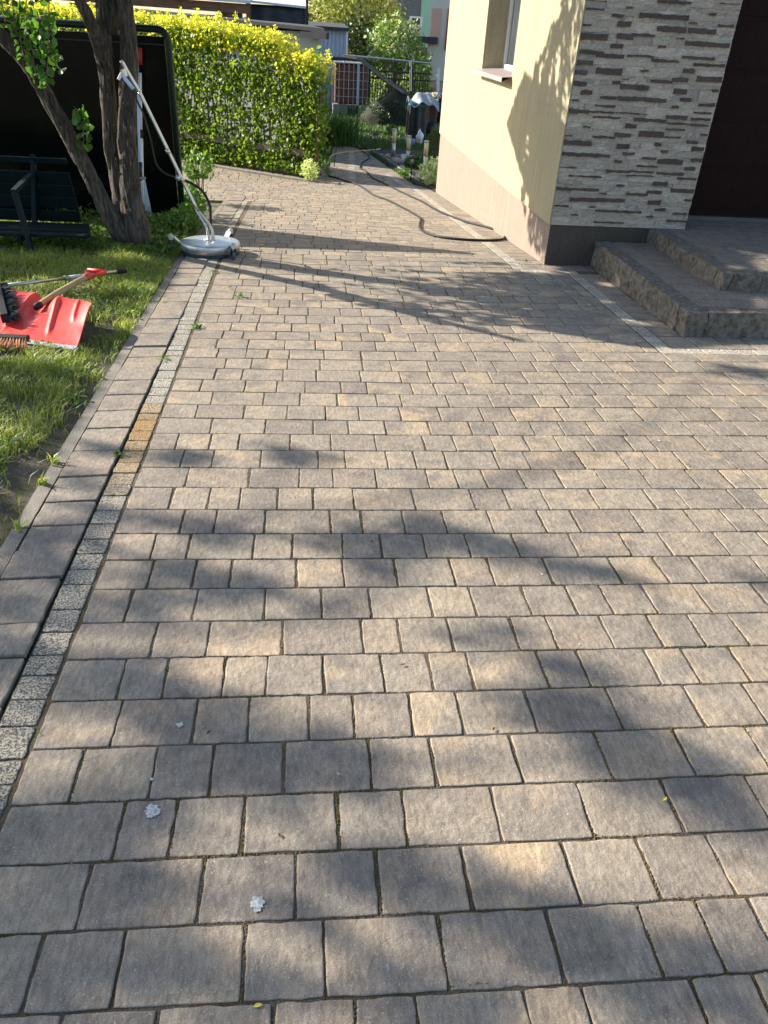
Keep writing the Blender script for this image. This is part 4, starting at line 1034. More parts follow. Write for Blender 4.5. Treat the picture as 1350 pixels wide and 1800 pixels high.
# ================================================================== GARDEN BED BY THE PATH
bd = MB()
bed = [(2.12, 13.95), (1.99, 14.5), (1.47, 18.6), (1.9, 19.4), (3.6, 19.4), (3.6, 13.32), (2.14, 13.32)]
bd.add([(x, y, gz(y)+.012) for x, y in bed], [tuple(range(len(bed)))]); tag(bd.build('flower_bed', MAT['dirt']), kind='structure')
def post_light(loc, label):
    t = thing('post_light', label, 'garden light', loc, 'cylindrical post lights in the bed')
    k = MB(); k.lathe(loc, [(.038, 0), (.038, .30)], 18); k.build('post', MAT['steel'], t, smooth=True)
    k = MB(); k.lathe(loc, [(.044, .30), (.044, .535)], 18); k.build('diffuser', MAT['lampc'], t, smooth=True)
    k = MB(); k.lathe(loc, [(.046, .535), (.046, .56), (.02, .566)], 18); k.build('cap', MAT['steel'], t, smooth=True)
for (px, py), lb in (((691, 277), 'cream tube post light beside the lawn, tallest in the picture'), ((716, 292), 'cream tube post light standing next to the white cup'), ((746, 303), 'cream tube post light behind the pale variegated shrub')):
    q = on_ground(px, py); post_light(V3((q.x, q.y, gz(q.y))), lb)
def lantern(loc, label):
    t = thing('path_lantern', label, 'lantern', loc, 'small black path lanterns')
    k = MB(); k.lathe(loc, [(.012, 0), (.012, .27)], 10); k.build('stake', MAT['blackm'], t, smooth=True)
    k = MB(); k.lathe(loc+V3((0, 0, .27)), [(.03, 0), (.045, .012), (.045, .018)], 16); 
    for a_ in range(4):
        t_ = math.pi/4+a_*math.pi/2; k.bar(loc+V3((math.cos(t_)*.04, math.sin(t_)*.04, .285)), loc+V3((math.cos(t_)*.055, math.sin(t_)*.055, .385)), .007, .007)
    k.lathe(loc+V3((0, 0, .385)), [(.085, 0), (.088, .010), (.05, .030), (.045, .038), (.002, .04)], 20); k.build('frame', MAT['blackm'], t)
    k = MB(); k.lathe(loc+V3((0, 0, .287)), [(.034, 0), (.044, .097)], 14); k.build('glass', MAT['glass'], t, smooth=True)
for (px, py), lb in (((659, 270), 'small black lantern on a stake at the lawn edge'), ((722, 318), 'small black lantern on a stake in front of the variegated shrub')):
    q = on_ground(px, py); lantern(V3((q.x, q.y, gz(q.y))), lb)
q = on_ground(709, 291); k = MB(); k.lathe(V3((q.x, q.y, gz(q.y))), [(.036, 0), (.05, .21), (.047, .21), (.035, .02)], 18); tag(k.build('white_cup', MAT['white'], None, smooth=True), 'white ribbed cup standing in the garden bed', 'cup')
rk = random.Random(4)
def stone(c, r, name, label, group=None):
    k = MB(); n, m = 16, 10
    def fn(u, v):
        a, b = u*2*math.pi, (v-.5)*math.pi; d_ = V3((math.cos(a)*math.cos(b), math.sin(a)*math.cos(b), math.sin(b)*.7)); rr_ = r*(1+.35*mn.noise(d_*1.7+V3(c)*3))
        return tuple(V3(c)+d_*rr_)
    k.grid(fn, n, m); return tag(k.build(name, MAT['pebble'], None, smooth=True), label, 'stone', group)
for (px, py), r, lb in (((697, 288), .11, 'round grey stone beside the white cup'), ((680, 276), .06, 'small pale stone at the lawn edge of the bed'), ((706, 298), .07, 'low grey stone in front of the white cup')):
    q = on_ground(px, py); stone((q.x, q.y, gz(q.y)+r*.4), r, 'bed_stone', lb, 'stones in the garden bed')
pb_ = MB()
for i in range(420):
    x = rk.uniform(1.62, 2.35); y = rk.uniform(16.2, 18.4)
    if x > path_r(y)+.12: pb_.box((x, y, gz(y)+.018), (rk.uniform(.02, .05), rk.uniform(.02, .05), .025), rk.uniform(0, 3), .6)
tag(pb_.build('pale_gravel', MAT['pebble']), kind='stuff')
# metal edging of the bed
k = MB()
for a_, b_ in (((1.45, 18.7), (1.72, 16.6)), ((1.72, 16.6), (1.98, 14.6))): k.bar((a_[0]+.06, a_[1], gz(a_[1])+.035), (b_[0]+.06, b_[1], gz(b_[1])+.035), .008, .07)
tag(k.build('bed_edging', MAT['edge']), 'thin metal edging along the garden bed', 'edging')

def blob_pts(c, r, n, rs_, shell=.5, lump=.25, sd=0):
    d_ = unit(rs_.normal(size=(n, 3))); q = rs_.rand(n)**(1/3)*(1-shell)+shell*np.ones(n)
    q = q*(.75+.25*rs_.rand(n)); out = []
    for i in range(n):
        f_ = 1+lump*mn.noise(V3(d_[i])*2.2+V3((sd, sd, 0)))*1.6; out.append([c[j]+d_[i][j]*r[j]*q[i]*f_ for j in range(3)])
    return np.array(out)
def plant(name, label, cat, c, r, n, size, mat, stems=5, group=None, sd=0, lc=None, top=None, **kw):
    z0 = gz(c[1]); t = thing(name, label, cat, (c[0], c[1], z0), group)
    k = MB(); rp = random.Random(sd+1)
    for i in range(stems):
        a_ = rp.uniform(0, 6.28); e = V3((c[0]+math.cos(a_)*r[0]*.6, c[1]+math.sin(a_)*r[1]*.6, c[2]+r[2]*rp.uniform(-.1, .6)))
        k.tube(smoothpath([(c[0]+rp.uniform(-.2, .2)*r[0], c[1]+rp.uniform(-.2, .2)*r[1], z0-.02), ((c[0]+e.x)/2, (c[1]+e.y)/2, (z0+e.z)/2+.02), e], 3), np.linspace(max(.004, r[2]*.035), .003, 7), 6)
    k.build('stem', MAT['stem'], t, smooth=True)
    P = blob_pts(c, r, n, rs, sd=sd, **{k_: kw.pop(k_) for k_ in list(kw) if k_ in ('shell', 'lump')}); P = P[P[:, 2] > z0+.01]
    foliage('foliage', P, size, mat, t, rs, **kw); return t
def pg(px, py): q = on_ground(px, py); return (q.x, q.y)
x, y = pg(757, 322); x = 2.42; y = 14.35; plant('variegated_shrub', 'low shrub with cream edged leaves against the house corner', 'shrub', (x-.09, y, gz(y)+.22), (.36, .40, .25), 1500, .05, LEAF['varieg'], sd=2)
y = 16.75; x = at(764, 268, y).x; plant('dwarf_conifer', 'dark bushy conifer behind the post lights by the house', 'shrub', (x+.05, y, gz(y)+.38), (.26, .22, .42), 3800, .035, LEAF['conifer'], sd=5, width=.3, up=0)
y = 16.6; x = at(735, 300, y).x; plant('low_bed_plant', 'low green plant between two post lights', 'plant', (x, y, gz(y)+.12), (.30, .4, .15), 600, .06, LEAF['ground'], sd=6)
x, y = pg(712, 308); plant('ground_plant', 'small bright green cushion plant by the bed edging', 'plant', (x, y, gz(y)+.04), (.16, .4, .07), 500, .04, LEAF['ground'], sd=7)
x, y = pg(692, 262); plant('sprig_plant', 'thin sprig of leaves rising behind the tallest post light', 'plant', (x, y+.6, gz(y)+.34), (.16, .14, .10), 60, .09, LEAF['ground'], sd=8)
# leaning grass clump at the left of the path
x, y = .80, 19.9; gt = thing('grass_clump', 'clump of long dark green strap leaves beside the garden path', 'plant', (x, y, gz(y)))
Vb, Fb = blades(np.stack([x+rs.normal(0, .22, 420), y+rs.normal(0, .25, 420), np.full(420, gz(y))], 1), .62, .022, rs, .55)
fast_mesh('leaf', Vb, Fb, LEAF['darkgrass'], gt, np.repeat(rs.rand(420), 6))

# small litter on the paving: droppings, leaves, a twig
def splat(px, py, r, label, mat='poo', name='bird_dropping', cat='bird dropping', grp='bird droppings on the paving'):
    q = on_ground(px, py); k = MB(); n = 60; sd = px*.37
    V = [(q.x, q.y, gz(q.y)+.0030)]
    for i in range(n):
        a_ = 2*math.pi*i/n; rr_ = r*(.75+.5*mn.noise(V3((math.cos(a_)*1.3, math.sin(a_)*1.3, sd)))+.28*mn.noise(V3((math.cos(a_)*3.8, math.sin(a_)*3.8, sd)))); V.append((q.x+math.cos(a_)*rr_, q.y+math.sin(a_)*rr_, gz(q.y+math.sin(a_)*rr_)+.0024))
    k.add(V, [(0, 1+i, 1+(i+1) % n) for i in range(n)]); return tag(k.build(name, MAT[mat]), label, cat, grp)
splat(268, 1425, .023, 'larger white bird dropping on a paver near the sett strip')
splat(450, 1588, .021, 'white bird dropping with a thin tail near the bottom of the picture')
splat(316, 1275, .011, 'small faint white dropping on a dark paver')
splat(267, 1371, .006, 'tiny round white spot in a joint')
splat(594, 1361, .006, 'tiny white spot on a shaded paver in the middle')
splat(1158, 775, .011, 'white dropping on a paver at the right')
splat(982, 722, .010, 'pale smear on a paver far to the right')
splat(953, 1010, .006, 'tiny white spot right of the middle')
splat(1018, 1133, .004, 'tiny pale chip on a paver at the right')
def fallen(px, py, r, mat, label, ang):
    q = on_ground(px, py); k = MB(); c_, s_ = math.cos(ang), math.sin(ang)
    pts = [(-1, 0, 0), (-.3, .42, .25), (.4, .36, .3), (1, 0, .1), (.4, -.36, .25), (-.3, -.42, .35)]
    k.add([(q.x+(u*c_-v*s_)*r, q.y+(u*s_+v*c_)*r, gz(q.y)+.004+w_*r*.6) for u, v, w_ in pts], [(0, 1, 2, 3), (0, 3, 4, 5)])
    return tag(k.build('fallen_leaf', MAT[mat]), label, 'leaf', 'fallen leaves on the paving')
fallen(1168, 1406, .009, 'yellowleaf', 'small yellow leaf in a joint at the right', .6)
fallen(453, 1769, .009, 'yellowleaf', 'small yellow leaf in the bottom joint', .2)
fallen(654, 953, .010, 'deadleaf', 'brown curled leaf on a paver near the middle', 1.2)
fallen(492, 1470, .008, 'deadleaf', 'reddish brown fragment on a paver at the lower left', 2)
fallen(708, 1170, .009, 'deadleaf', 'brown curled leaf on a pale paver', .3)
fallen(868, 1283, .008, 'deadleaf', 'dark twig fragment by a joint', 1.0)
fallen(367, 1289, .008, 'deadleaf', 'brown fragment beside the faint white dropping', .9)
# weeds in the joints
def weed(px, py, r, n, label):
    q = on_ground(px, py); n = int(n*1.2); P = np.stack([q.x+rs.normal(0, r*.34, n), q.y+rs.normal(0, r*.34, n), gz(q.y)+.004+rs.rand(n)*r*.3], 1)
    Vv, F = leaves(P, r*.42, rs, up=.7, width=.45); o = fast_mesh('joint_weed', Vv, F, LEAF['ground'], None, np.repeat(rs.uniform(.4, 1, n), 6)); tag(o, label, 'weed', 'weeds in the paving joints')
for px, py, r, n, lb in ((422, 522, .05, 26, 'bright weed tuft on the paving past the surface cleaner'), (345, 576, .055, 30, 'weed beside the sett strip, level with the red shovel'), (207, 800, .04, 30, 'weed in the gap beside the orange setts'), (377, 480, .045, 22, 'weed at the strip just in front of the surface cleaner'),
        (403, 507, .03, 10, 'thin weed between two pavers'), (372, 497, .03, 12, 'small weed in the strip joint'), (288, 632, .04, 18, 'weed in the wide gap left of the strip'), (258, 688, .025, 12, 'small weed in the gap left of the strip'), (68, 1290, .012, 8, 'sprig on the speckled setts'), (1210, 820, .018, 8, 'tiny green weed at the right'),
        (290, 533, .03, 10, 'small weed beside the kerb'), (925, 460, .05, 14, 'weed at the foot of the house corner')):
    weed(px, py, r, n, lb)

# ================================================================== GRASS AND GROUND COVER
g_rs = np.random.RandomState(21)
n = 260000; X = -1.07-3.9*g_rs.rand(n)**1.15; Y = g_rs.uniform(.2, 8.8, n)
keep = (X > -.44*Y-.75) | (g_rs.rand(n) < .4); X, Y = X[keep], Y[keep]
dens = np.array([nz(a, b, 1.7, 2)*.55+nz(a, b, 5.5, 7)*.45 for a, b in zip(X, Y)])
edge_d = -1.06-X
bare = np.exp(-((X+1.09)/.10)**2)*np.clip((4.8-Y)/1.2, .25, 1)*1.0
bare += np.exp(-(((X+1.26)/.11)**2+((Y-4.75)/.20)**2))*.8
bare += np.exp(-(((X+1.22)/.14)**2+((Y-2.55)/.35)**2))*1.0+.6*np.clip(2.1-Y, 0, 1)
p = np.clip(.80+dens*1.4-bare*1.0, .02, 1)*np.clip(.45+.5*(5.2/np.maximum(Y, 2.0)), .35, 1)
k_ = g_rs.rand(len(X)) < p; X, Y, dn = X[k_], Y[k_], dens[k_]
# not under the scoop of the shovel
ins = np.zeros(len(X), bool)
rel = np.stack([X-Rf.x, Y-Rf.y], 1); u_ = -(rel@np.array([ux.x, ux.y])); v_ = rel@np.array([uy.x, uy.y]); SCP = [(-2.02, 4.63), (-1.285, 4.34), (-1.26, 4.80), (-1.36, 4.90), (-1.95, 5.12)]; SCP2 = [(-2.1, 4.28), (-1.53, 4.12), (-1.53, 4.42), (-2.1, 4.6)]; ins = np.array([inpoly(a, b, SCP) or inpoly(a, b, SCP2) for a, b in zip(X, Y)])
X, Y, dn = X[~ins], Y[~ins], dn[~ins]
Z = np.array([lawn_z(a, b) for a, b in zip(X, Y)])-.003
hgt = .040+.045*np.clip(dn+.35, 0, 1)+.010*g_rs.rand(len(X))
Vb, Fb = blades(np.stack([X, Y, Z], 1), hgt, .0042, g_rs, .8)
lc = np.clip(.45+.5*np.array([nz(a, b, 3.0, 5) for a, b in zip(X, Y)])+.28*g_rs.normal(size=len(X)), 0, 1)
tag(fast_mesh('grass', Vb, Fb, LEAF['grass'], None, np.repeat(lc, 6)), kind='stuff')
# clover, dandelion leaves and other broad leaves in the lawn
n = 9000; X = g_rs.uniform(-3.0, -1.07, n); Y = g_rs.uniform(1.6, 7.6, n)
d_ = np.array([nz(a, b, 2.6, 11) for a, b in zip(X, Y)]); wsel = ((d_ > .12) | ((Y > 5.0) & (Y < 6.5) & (X > -1.75))) & (X > -.44*Y-.75) & (g_rs.rand(n) < .75)
X, Y = X[wsel], Y[wsel]; rel = np.stack([X-Rf.x, Y-Rf.y], 1); u_ = -(rel@np.array([ux.x, ux.y])); v_ = rel@np.array([uy.x, uy.y]); ok = ~np.array([inpoly(a, b, SCP) for a, b in zip(X, Y)]); X, Y = X[ok], Y[ok]
Vv, F = leaves(np.stack([X, Y, [lawn_z(a, b)+.012+.03*g_rs.rand() for a, b in zip(X, Y)]], 1), .034, g_rs, up=1.0, width=.5)
tag(fast_mesh('lawn_weeds', Vv, F, LEAF['ground'], None, np.repeat(g_rs.rand(len(X)), 6)), kind='stuff')
# taller dandelion tufts by the kerb
def tuft(px, py, n, h, label):
    q = on_ground(px, py); P = np.stack([q.x+g_rs.normal(0, .008, n), q.y+g_rs.normal(0, .010, n), np.full(n, gz(q.y))], 1)
    Vb, Fb = blades(P, h, .012, g_rs, .8); tag(fast_mesh('weed_tuft', Vb, Fb, LEAF['grass'], None, np.repeat(g_rs.uniform(.3, 1, n), 6)), label, 'weed', 'broad leaved tufts beside the kerb')
tuft(98, 815, 14, .045, 'bright broad leaved tuft beside the kerb'); tuft(75, 850, 12, .04, 'lower leafy tuft nearer the bare soil'); tuft(35, 930, 6, .05, 'thin tuft on the bare soil'); tuft(235, 500, 16, .08, 'leafy tuft in front of the tree')
# ground cover under the tree and round the screen foot
n = 5200; X = g_rs.uniform(-2.6, -1.02, n); Y = g_rs.uniform(6.75, 9.6, n)
hh = .05+.16*np.clip((Y-7.0)/1.3, 0, 1)*(.5+.8*np.array([nz(a, b, 3, 1) for a, b in zip(X, Y)]))+.10*np.exp(-((X+1.2)/.15)**2)*(Y > 7.6)
kk = (X < -1.10+.05*g_rs.rand(n)) & ((X > -1.9) | (g_rs.rand(n) < .4)); X, Y, hh = X[kk], Y[kk], hh[kk]
Vv, F = leaves(np.stack([X, Y, [gz(b)+.01+max(.02, h_)*g_rs.rand()**.6 for b, h_ in zip(Y, hh)]], 1), .05, g_rs, up=.6, width=.6)
tag(fast_mesh('ground_cover', Vv, F, LEAF['ground'], None, np.repeat(g_rs.rand(len(X))*.7, 6)), kind='stuff')
# leafy wild plants at the right foot of the screen
def wild(px, py, Y_, r, n, size, label, sd, lcr=(.3, 1)):
    c_ = at(px, py, Y_); plant('wild_shrub', label, 'shrub', (c_.x, c_.y, c_.z), r, n, size, LEAF['ground'], sd=sd, stems=7, group='wild shrubs round the screen', width=.7)
wild(338, 360, 9.0, (.11, .22, .24), 420, .05, 'leafy wild shrub at the right foot of the screen', 21)
wild(322, 400, 8.0, (.16, .35, .12), 420, .05, 'low leafy growth behind the surface cleaner', 22)
wild(350, 292, 10.6, (.20, .3, .20), 300, .06, 'taller loose shrub between the screen and the hedge', 23)
# lawn beyond the path
n = 60000; X = g_rs.uniform(-2.5, 4.3, n); Y = g_rs.uniform(16, 30, n)
kk = ((X > np.interp(Y, [14.5, 18.5, 21], [2.3, 1.5, 1.2])) | (Y > 21.2) | (X < np.interp(Y, [15, 21.5], [.42, .72]))) & ~((X > 1.4) & (X < 3.7) & (Y < 19.4)) & (g_rs.rand(n) < .8)
X, Y = X[kk], Y[kk]; Z = np.array([gz(b)-.03 for b in Y]); Vb, Fb = blades(np.stack([X, Y, Z], 1), .09, .016, g_rs, .6)
tag(fast_mesh('far_grass', Vb, Fb, LEAF['darkgrass'], None, np.repeat(g_rs.rand(len(X)), 6)), kind='stuff')

n = 1500; Y = g_rs.uniform(14.6, 18.4, n); X = np.interp(Y, [14.5, 18.5], [1.96, 1.44])+g_rs.uniform(-.02, .10, n); Z = np.array([gz(b)-.01 for b in Y])
Vb, Fb = blades(np.stack([X, Y, Z], 1), .05, .012, g_rs, .8); tag(fast_mesh('edge_grass', Vb, Fb, LEAF['darkgrass'], None, np.repeat(g_rs.rand(n), 6)), kind='stuff')

# ================================================================== HEDGE
hk = V3((-1.83, 15.74+.30, 0)); hdir = V3((2.46, -1.79, 0)).normalized(); hn = V3((-hdir.y, hdir.x, 0))   # hn points to the back
def hpos(s, b, z): q = hk+hdir*s+hn*b; return (q.x, q.y, z)
hedge = thing('clipped_hedge', 'tall leafy hedge with bright yellow new growth along its top', 'hedge', hpos(0, .3, gz(15)))
S0, S1 = -6.5, 2.42; hr = np.random.RandomState(31)
def htop(s): return np.interp(s, [-6.5, 0, 1.45, 1.75, 2.3, 2.75], [1.50, 1.37, 1.27, 1.04, 1.0, .9])+.05*nz(s, 0, 2.2)
st = MB()
for i in range(190):
    s = hr.uniform(S0, S1); b = hr.uniform(.1, .55); g0 = gz(hpos(s, b, 0)[1]); H = htop(s)*hr.uniform(.6, .98); dx = hr.uniform(-.25, .25); db = hr.uniform(-.12, .2)
    st.tube(smoothpath([hpos(s, b, g0-.03), hpos(s+dx*.5, b+db*.3, g0+(H-g0)*.5), hpos(s+dx, b+db, H)], 3), np.linspace(hr.uniform(.009, .022), .004, 7), 5)
for i in range(16):                                    # older bundles of stems near the free end
    s = S1-.25-hr.rand()*.25; b = .3; g0 = gz(hpos(s, b, 0)[1]); st.tube(smoothpath([hpos(s, b, g0-.03), hpos(s+hr.uniform(-.2, .25), b, g0+.9), hpos(s+hr.uniform(-.4, .35), b, .95)], 3), np.linspace(.02, .005, 7), 6)
st.build('stem', MAT['stem'], hedge, smooth=True)
def hedge_points(n, toponly=False):
    P = []; C = []
    while len(P) < n:
        s = hr.uniform(S0, S1); H = htop(s)
        side = hr.rand()
        b = (.02+.18*hr.rand()**1.6) if side < .62 else hr.uniform(.02, .72)
        q = hpos(s, b, 0); g0 = gz(q[1])
        if toponly: z = H+hr.uniform(-.34, .06)+.12*max(0, nz(s, b, 7, 3)); b = hr.uniform(.0, .72)
        else:
            t = hr.rand(); z = g0+.05+(H-g0-.12)*t
            thin = np.interp(t, [0, .25, .5, .8, 1], [.85, .62, .70, .95, 1.0])
            m_ = nz(s, z, 2.6, 1)+.5*nz(s, z, 6, 2)
            if hr.rand() > thin*(.95+m_*1.5): continue
            if s > 2.1 and z > .4 and hr.rand() < (s-2.1)*1.2: continue
        q = hpos(s+.03*hr.normal(), b, z); P.append(q); C.append(hr.rand())
    return np.array(P), np.array(C)
P, Cc = hedge_points(30000); Vv, F = leaves(P, .064, hr, up=.25, width=.8)
fast_mesh('foliage', Vv, F, LEAF['hedge'], hedge, np.repeat(Cc, 6))
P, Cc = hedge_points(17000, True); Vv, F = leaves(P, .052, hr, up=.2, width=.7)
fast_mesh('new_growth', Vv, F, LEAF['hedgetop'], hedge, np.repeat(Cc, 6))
# upright shoots along the top
P = []; C = []
for i in range(95):
    s = hr.uniform(S0, S1-.05); b = hr.uniform(.05, .6); H = htop(s); L = hr.uniform(.06, .30)*(1 if hr.rand() < .4 else .5)
    for j in range(int(10+L*70)):
        t = hr.rand(); P.append(hpos(s+hr.normal()*.022, b+hr.normal()*.022, H+L*t)); C.append(hr.rand())
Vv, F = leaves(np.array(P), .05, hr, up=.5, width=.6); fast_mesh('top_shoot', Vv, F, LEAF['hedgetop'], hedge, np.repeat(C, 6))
# plank rail in front of the hedge
rail = MB(); rail.bar(hpos(-3.5, .06, gz(17)+.46), hpos(2.35, .06, gz(14.6)+.40), .03, .09)
rail_o = thing('low_rail', 'weathered horizontal plank rail low in front of the hedge', 'rail', hpos(0, -.04, gz(15.5)))
rail.build('plank', MAT['oldwood'], rail_o)
for s in (-3.2, -1.4, .6, 2.4): k = MB(); q = hpos(s, .16, 0); k.box((q[0], q[1], gz(q[1])+.22), (.05, .05, .50)); k.build('post', MAT['oldwood'], rail_o)
k = MB(); q = hpos(2.62, -.12, 0); k.tube([(q[0], q[1], gz(q[1])), (q[0], q[1], gz(q[1])+.75)], .008, 6); tag(k.build('plant_stake', MAT['blackm']), 'thin black stake at the free end of the hedge', 'stake')
q = hpos(2.55, -.22, 0); plant('yellow_green_plant', 'yellow green plant at the foot of the hedge end', 'plant', (q[0], q[1], gz(q[1])+.17), (.17, .17, .19), 420, .055, LEAF['varieg'], sd=41, width=.4)
q = hpos(2.38, .2, 0); plant('hedge_end_shrub', 'loose shrub closing the free end of the hedge', 'shrub', (q[0], q[1], .25), (.22, .28, .85), 620, .07, LEAF['hedge'], sd=44, shell=.2, width=.7)

# ================================================================== BEHIND THE HEDGE
def hbox(mb, s0, s1, b0, b1, z0, z1):
    P = [hpos(s, b, z) for z in (z0, z1) for b in (b0, b1) for s in (s0, s1)]
    mb.add(P, [(0, 2, 3, 1), (4, 5, 7, 6), (0, 1, 5, 4), (2, 6, 7, 3), (0, 4, 6, 2), (1, 3, 7, 5)])
gar = thing('white_garage', 'low pale garage behind the hedge with a dark sloping roof edge', 'garage', hpos(0, 1.8, gz(17)))
# front wall parallel to the hedge; its right corner and the end wall running back
cR = at(560, 70, 17.0); cR.z = 0; back = V3((cR.x, cR.y, 0)).normalized(); back = (back+V3((-.12, 0, 0))).normalized()
cL = cR-hdir*6.2; zw = at(520, 53, 17.2).z
def prism(mb, pts, z0, z1):
    n = len(pts); z1s = z1 if hasattr(z1, '__len__') else [z1]*n; z0s = z0 if hasattr(z0, '__len__') else [z0]*n
    mb.add([(p.x, p.y, z) for p, z in zip(pts, z0s)]+[(p.x, p.y, z) for p, z in zip(pts, z1s)], [tuple(range(n-1, -1, -1)), tuple(range(n, 2*n))]+[(i, (i+1) % n, n+(i+1) % n, n+i) for i in range(n)])
k = MB(); prism(k, [cL, cR, cR+back*3, cL+back*3], -1.3, zw-.02); k.build('wall', MAT['ltwall'], gar)
o = hn*-.22; e = hdir*.28; zl = zw+.16; pr = [cL+o-e, cR+o+e, cR+back*3.1+e, cL+back*3.1-e]
k = MB(); prism(k, pr, [zl, zw, zw+.02, zl], [zl+.06, zw+.06, zw+.08, zl+.06]); k.build('roof', MAT['darkroof'], gar)
k = MB(); g0 = cR+o*.9; k.bar((g0-hdir*.25)+V3((0, 0, zw-.06)), (g0+hdir*.34)+V3((0, 0, zw-.06)), .10, .10); k.build('gutter_end', MAT['darkroof'], gar)
# covered terrace on the upper left
ter = thing('covered_terrace', 'wooden covered terrace with beige curtains under a white roof edge', 'terrace', (-3.2, 22, gz(22)))
Yt = 21.0
def facing(mb, px0, py0, px1, py1, Y_, th_=.08):
    a = at(px0, py0, Y_); b = at(px1, py1, Y_); mb.box(((a.x+b.x)/2, Y_+th_/2, (a.z+b.z)/2), (abs(b.x-a.x), th_, abs(a.z-b.z)))
k = MB(); a = at(-80, -22, Yt); b = at(437, 16, Yt); k.bar(a, b, .12, .19); a = at(-80, 0, Yt+.1); b = at(418, 32, Yt+.1); k.bar(a, b, .1, .06); k.build('beam', MAT['redwood'], ter)
k = MB(); k.bar(at(-80, -36, Yt-.1), at(440, 4, Yt-.1), .2, .05); k.build('roof_edge', MAT['whiteroof'], ter)
k = MB(); facing(k, -120, 10, 425, 190, 23.2); k.build('back_wall', MAT['darkgreenwall'], ter)
k = MB(); k.add([at(-80, -40, Yt-.1), at(440, 0, Yt-.1), at(437, -4, 24), at(-80, -40, 24)], [(0, 1, 2, 3)]); k.build('roof', MAT['whiteroof'], ter, solid=.03)
def curtain(px0, px1, py0, py1, Y_):
    a = at(px0, py0, Y_); b = at(px1, py1, Y_); k = MB()
    k.grid(lambda u, v: (a.x+(b.x-a.x)*u, Y_+.05*math.sin(u*(b.x-a.x)*22)+.02*math.sin(u*31+v*2), a.z+(b.z-a.z)*v), 60, 6); k.build('curtain', MAT['curtain'], ter, smooth=True)
curtain(50, 108, -30, 110, Yt+.2); curtain(388, 430, 20, 110, Yt+.15)
k = MB(); k.bar(at(436, 4, Yt+.05), at(440, 130, Yt+.05), .09, .09, up=(0, 1, 0)); k.build('post', MAT['redwood'], ter)
k = MB(); k.bar(at(172, -20, Yt+.05), at(178, 130, Yt+.05), .09, .09, up=(0, 1, 0)); k.build('post', MAT['redwood'], ter)
# tarp covered frame
tp = thing('tarp_shelter', 'dark blue tarpaulin shelter under a white sheet roof', 'shelter', (at(485, 60, 24).x, 24, gz(24)))
a = at(432, 6, 24); b = at(539, 46, 24)
k = MB(); k.grid(lambda u, v: (a.x+(b.x-a.x)*u, 24+.08*mn.noise(V3((u*5, v*3, 0))), a.z+(b.z-1.6-a.z)*v), 24, 16); k.build('tarpaulin', MAT['tarpblue'], tp, smooth=True, solid=.01)
k = MB(); k.add([at(380, -6, 23.8), at(538, 11, 23.8), at(540, -14, 28), at(380, -30, 28)], [(0, 1, 2, 3)]); k.build('roof_sheet', MAT['whiteroof'], tp, solid=.05)
k = MB(); k.bar(at(539, -40, 23.9), at(541, 100, 23.9), .06, .06, up=(0, 1, 0)); k.build('post', MAT['blackm'], tp)
# blue corrugated shed
Ysd = 29.6; a = at(541, 44, Ysd); b = at(606, 188, Ysd); zt_ = a.z; zb_ = gz(Ysd)
shd = thing('blue_shed', 'light blue corrugated shed behind the hedge end', 'shed', (a.x+.5, Ysd, zb_))
k = MB(); nn = 170; x0, x1 = a.x-2.2, b.x; zr = at(606, 46, Ysd).z
k.grid(lambda u, v: (x0+(x1-x0)*u, Ysd+.022*math.sin(u*nn), zb_-.05+(zt_-zb_+.05)*v), 340, 1); k.add([(x1, Ysd, zb_-.05), (x1, Ysd+3, zb_-.05), (x1, Ysd+3, zt_), (x1, Ysd, zt_)], [(0, 1, 2, 3)])
k.build('corrugated_wall', MAT['corr'], shd, smooth=True)
k = MB(); k.add([(x0, Ysd-.18, zt_+.02), (x1+.06, Ysd-.18, zt_-.01), (x1+.06, Ysd+3.2, zt_+.1), (x0, Ysd+3.2, zt_+.12)], [(0, 1, 2, 3)]); k.build('roof', MAT['darkroof'], shd, solid=.10)
k = MB(); k.box((x1+.02, Ysd-.02, (zt_+zb_)/2), (.07, .05, zt_-zb_)); k.build('corner_trim', MAT['white'], shd)

# water tank in its cage on blocks
Yk = 27.5; a = at(588, 110, Yk); b = at(645, 186, Yk); zk0, zk1 = b.z, a.z+.0; xk0, xk1 = a.x, b.x; dk = .95
tk = thing('caged_water_tank', 'dark red water tank in a galvanised cage on concrete blocks', 'water tank', ((xk0+xk1)/2, Yk, gz(Yk)))
k = MB(); k.box(((xk0+xk1)/2, Yk+dk/2, (zk0+zk1)/2), (xk1-xk0-.06, dk-.06, zk1-zk0-.06)); k.build('tank', MAT['tank'], tk, bevel=.04)
k = MB()
for i in range(8):
    t = i/7; x = xk0+(xk1-xk0)*t; k.tube([(x, Yk, zk0), (x, Yk, zk1)], .011, 6); k.tube([(x, Yk+dk, zk0), (x, Yk+dk, zk1)], .011, 6)
    if i < 7: k.tube([(xk1, Yk+dk*t, zk0), (xk1, Yk+dk*t, zk1)], .011, 6)
for i in range(6):
    z = zk0+(zk1-zk0)*i/5; k.tube([(xk0, Yk-.012, z), (xk1, Yk-.012, z), (xk1+.012, Yk, z), (xk1+.012, Yk+dk, z)], .012, 6)
k.box(((xk0+xk1)/2, Yk+dk/2, zk1+.01), (xk1-xk0, dk, .02)); k.build('cage', MAT['cage'], tk)
k = MB(); k.box(((xk0+xk1)/2+.22, Yk-.03, (zk0+zk1)/2), (.08, .03, zk1-zk0)); k.build('level_tube', MAT['corr'], tk)
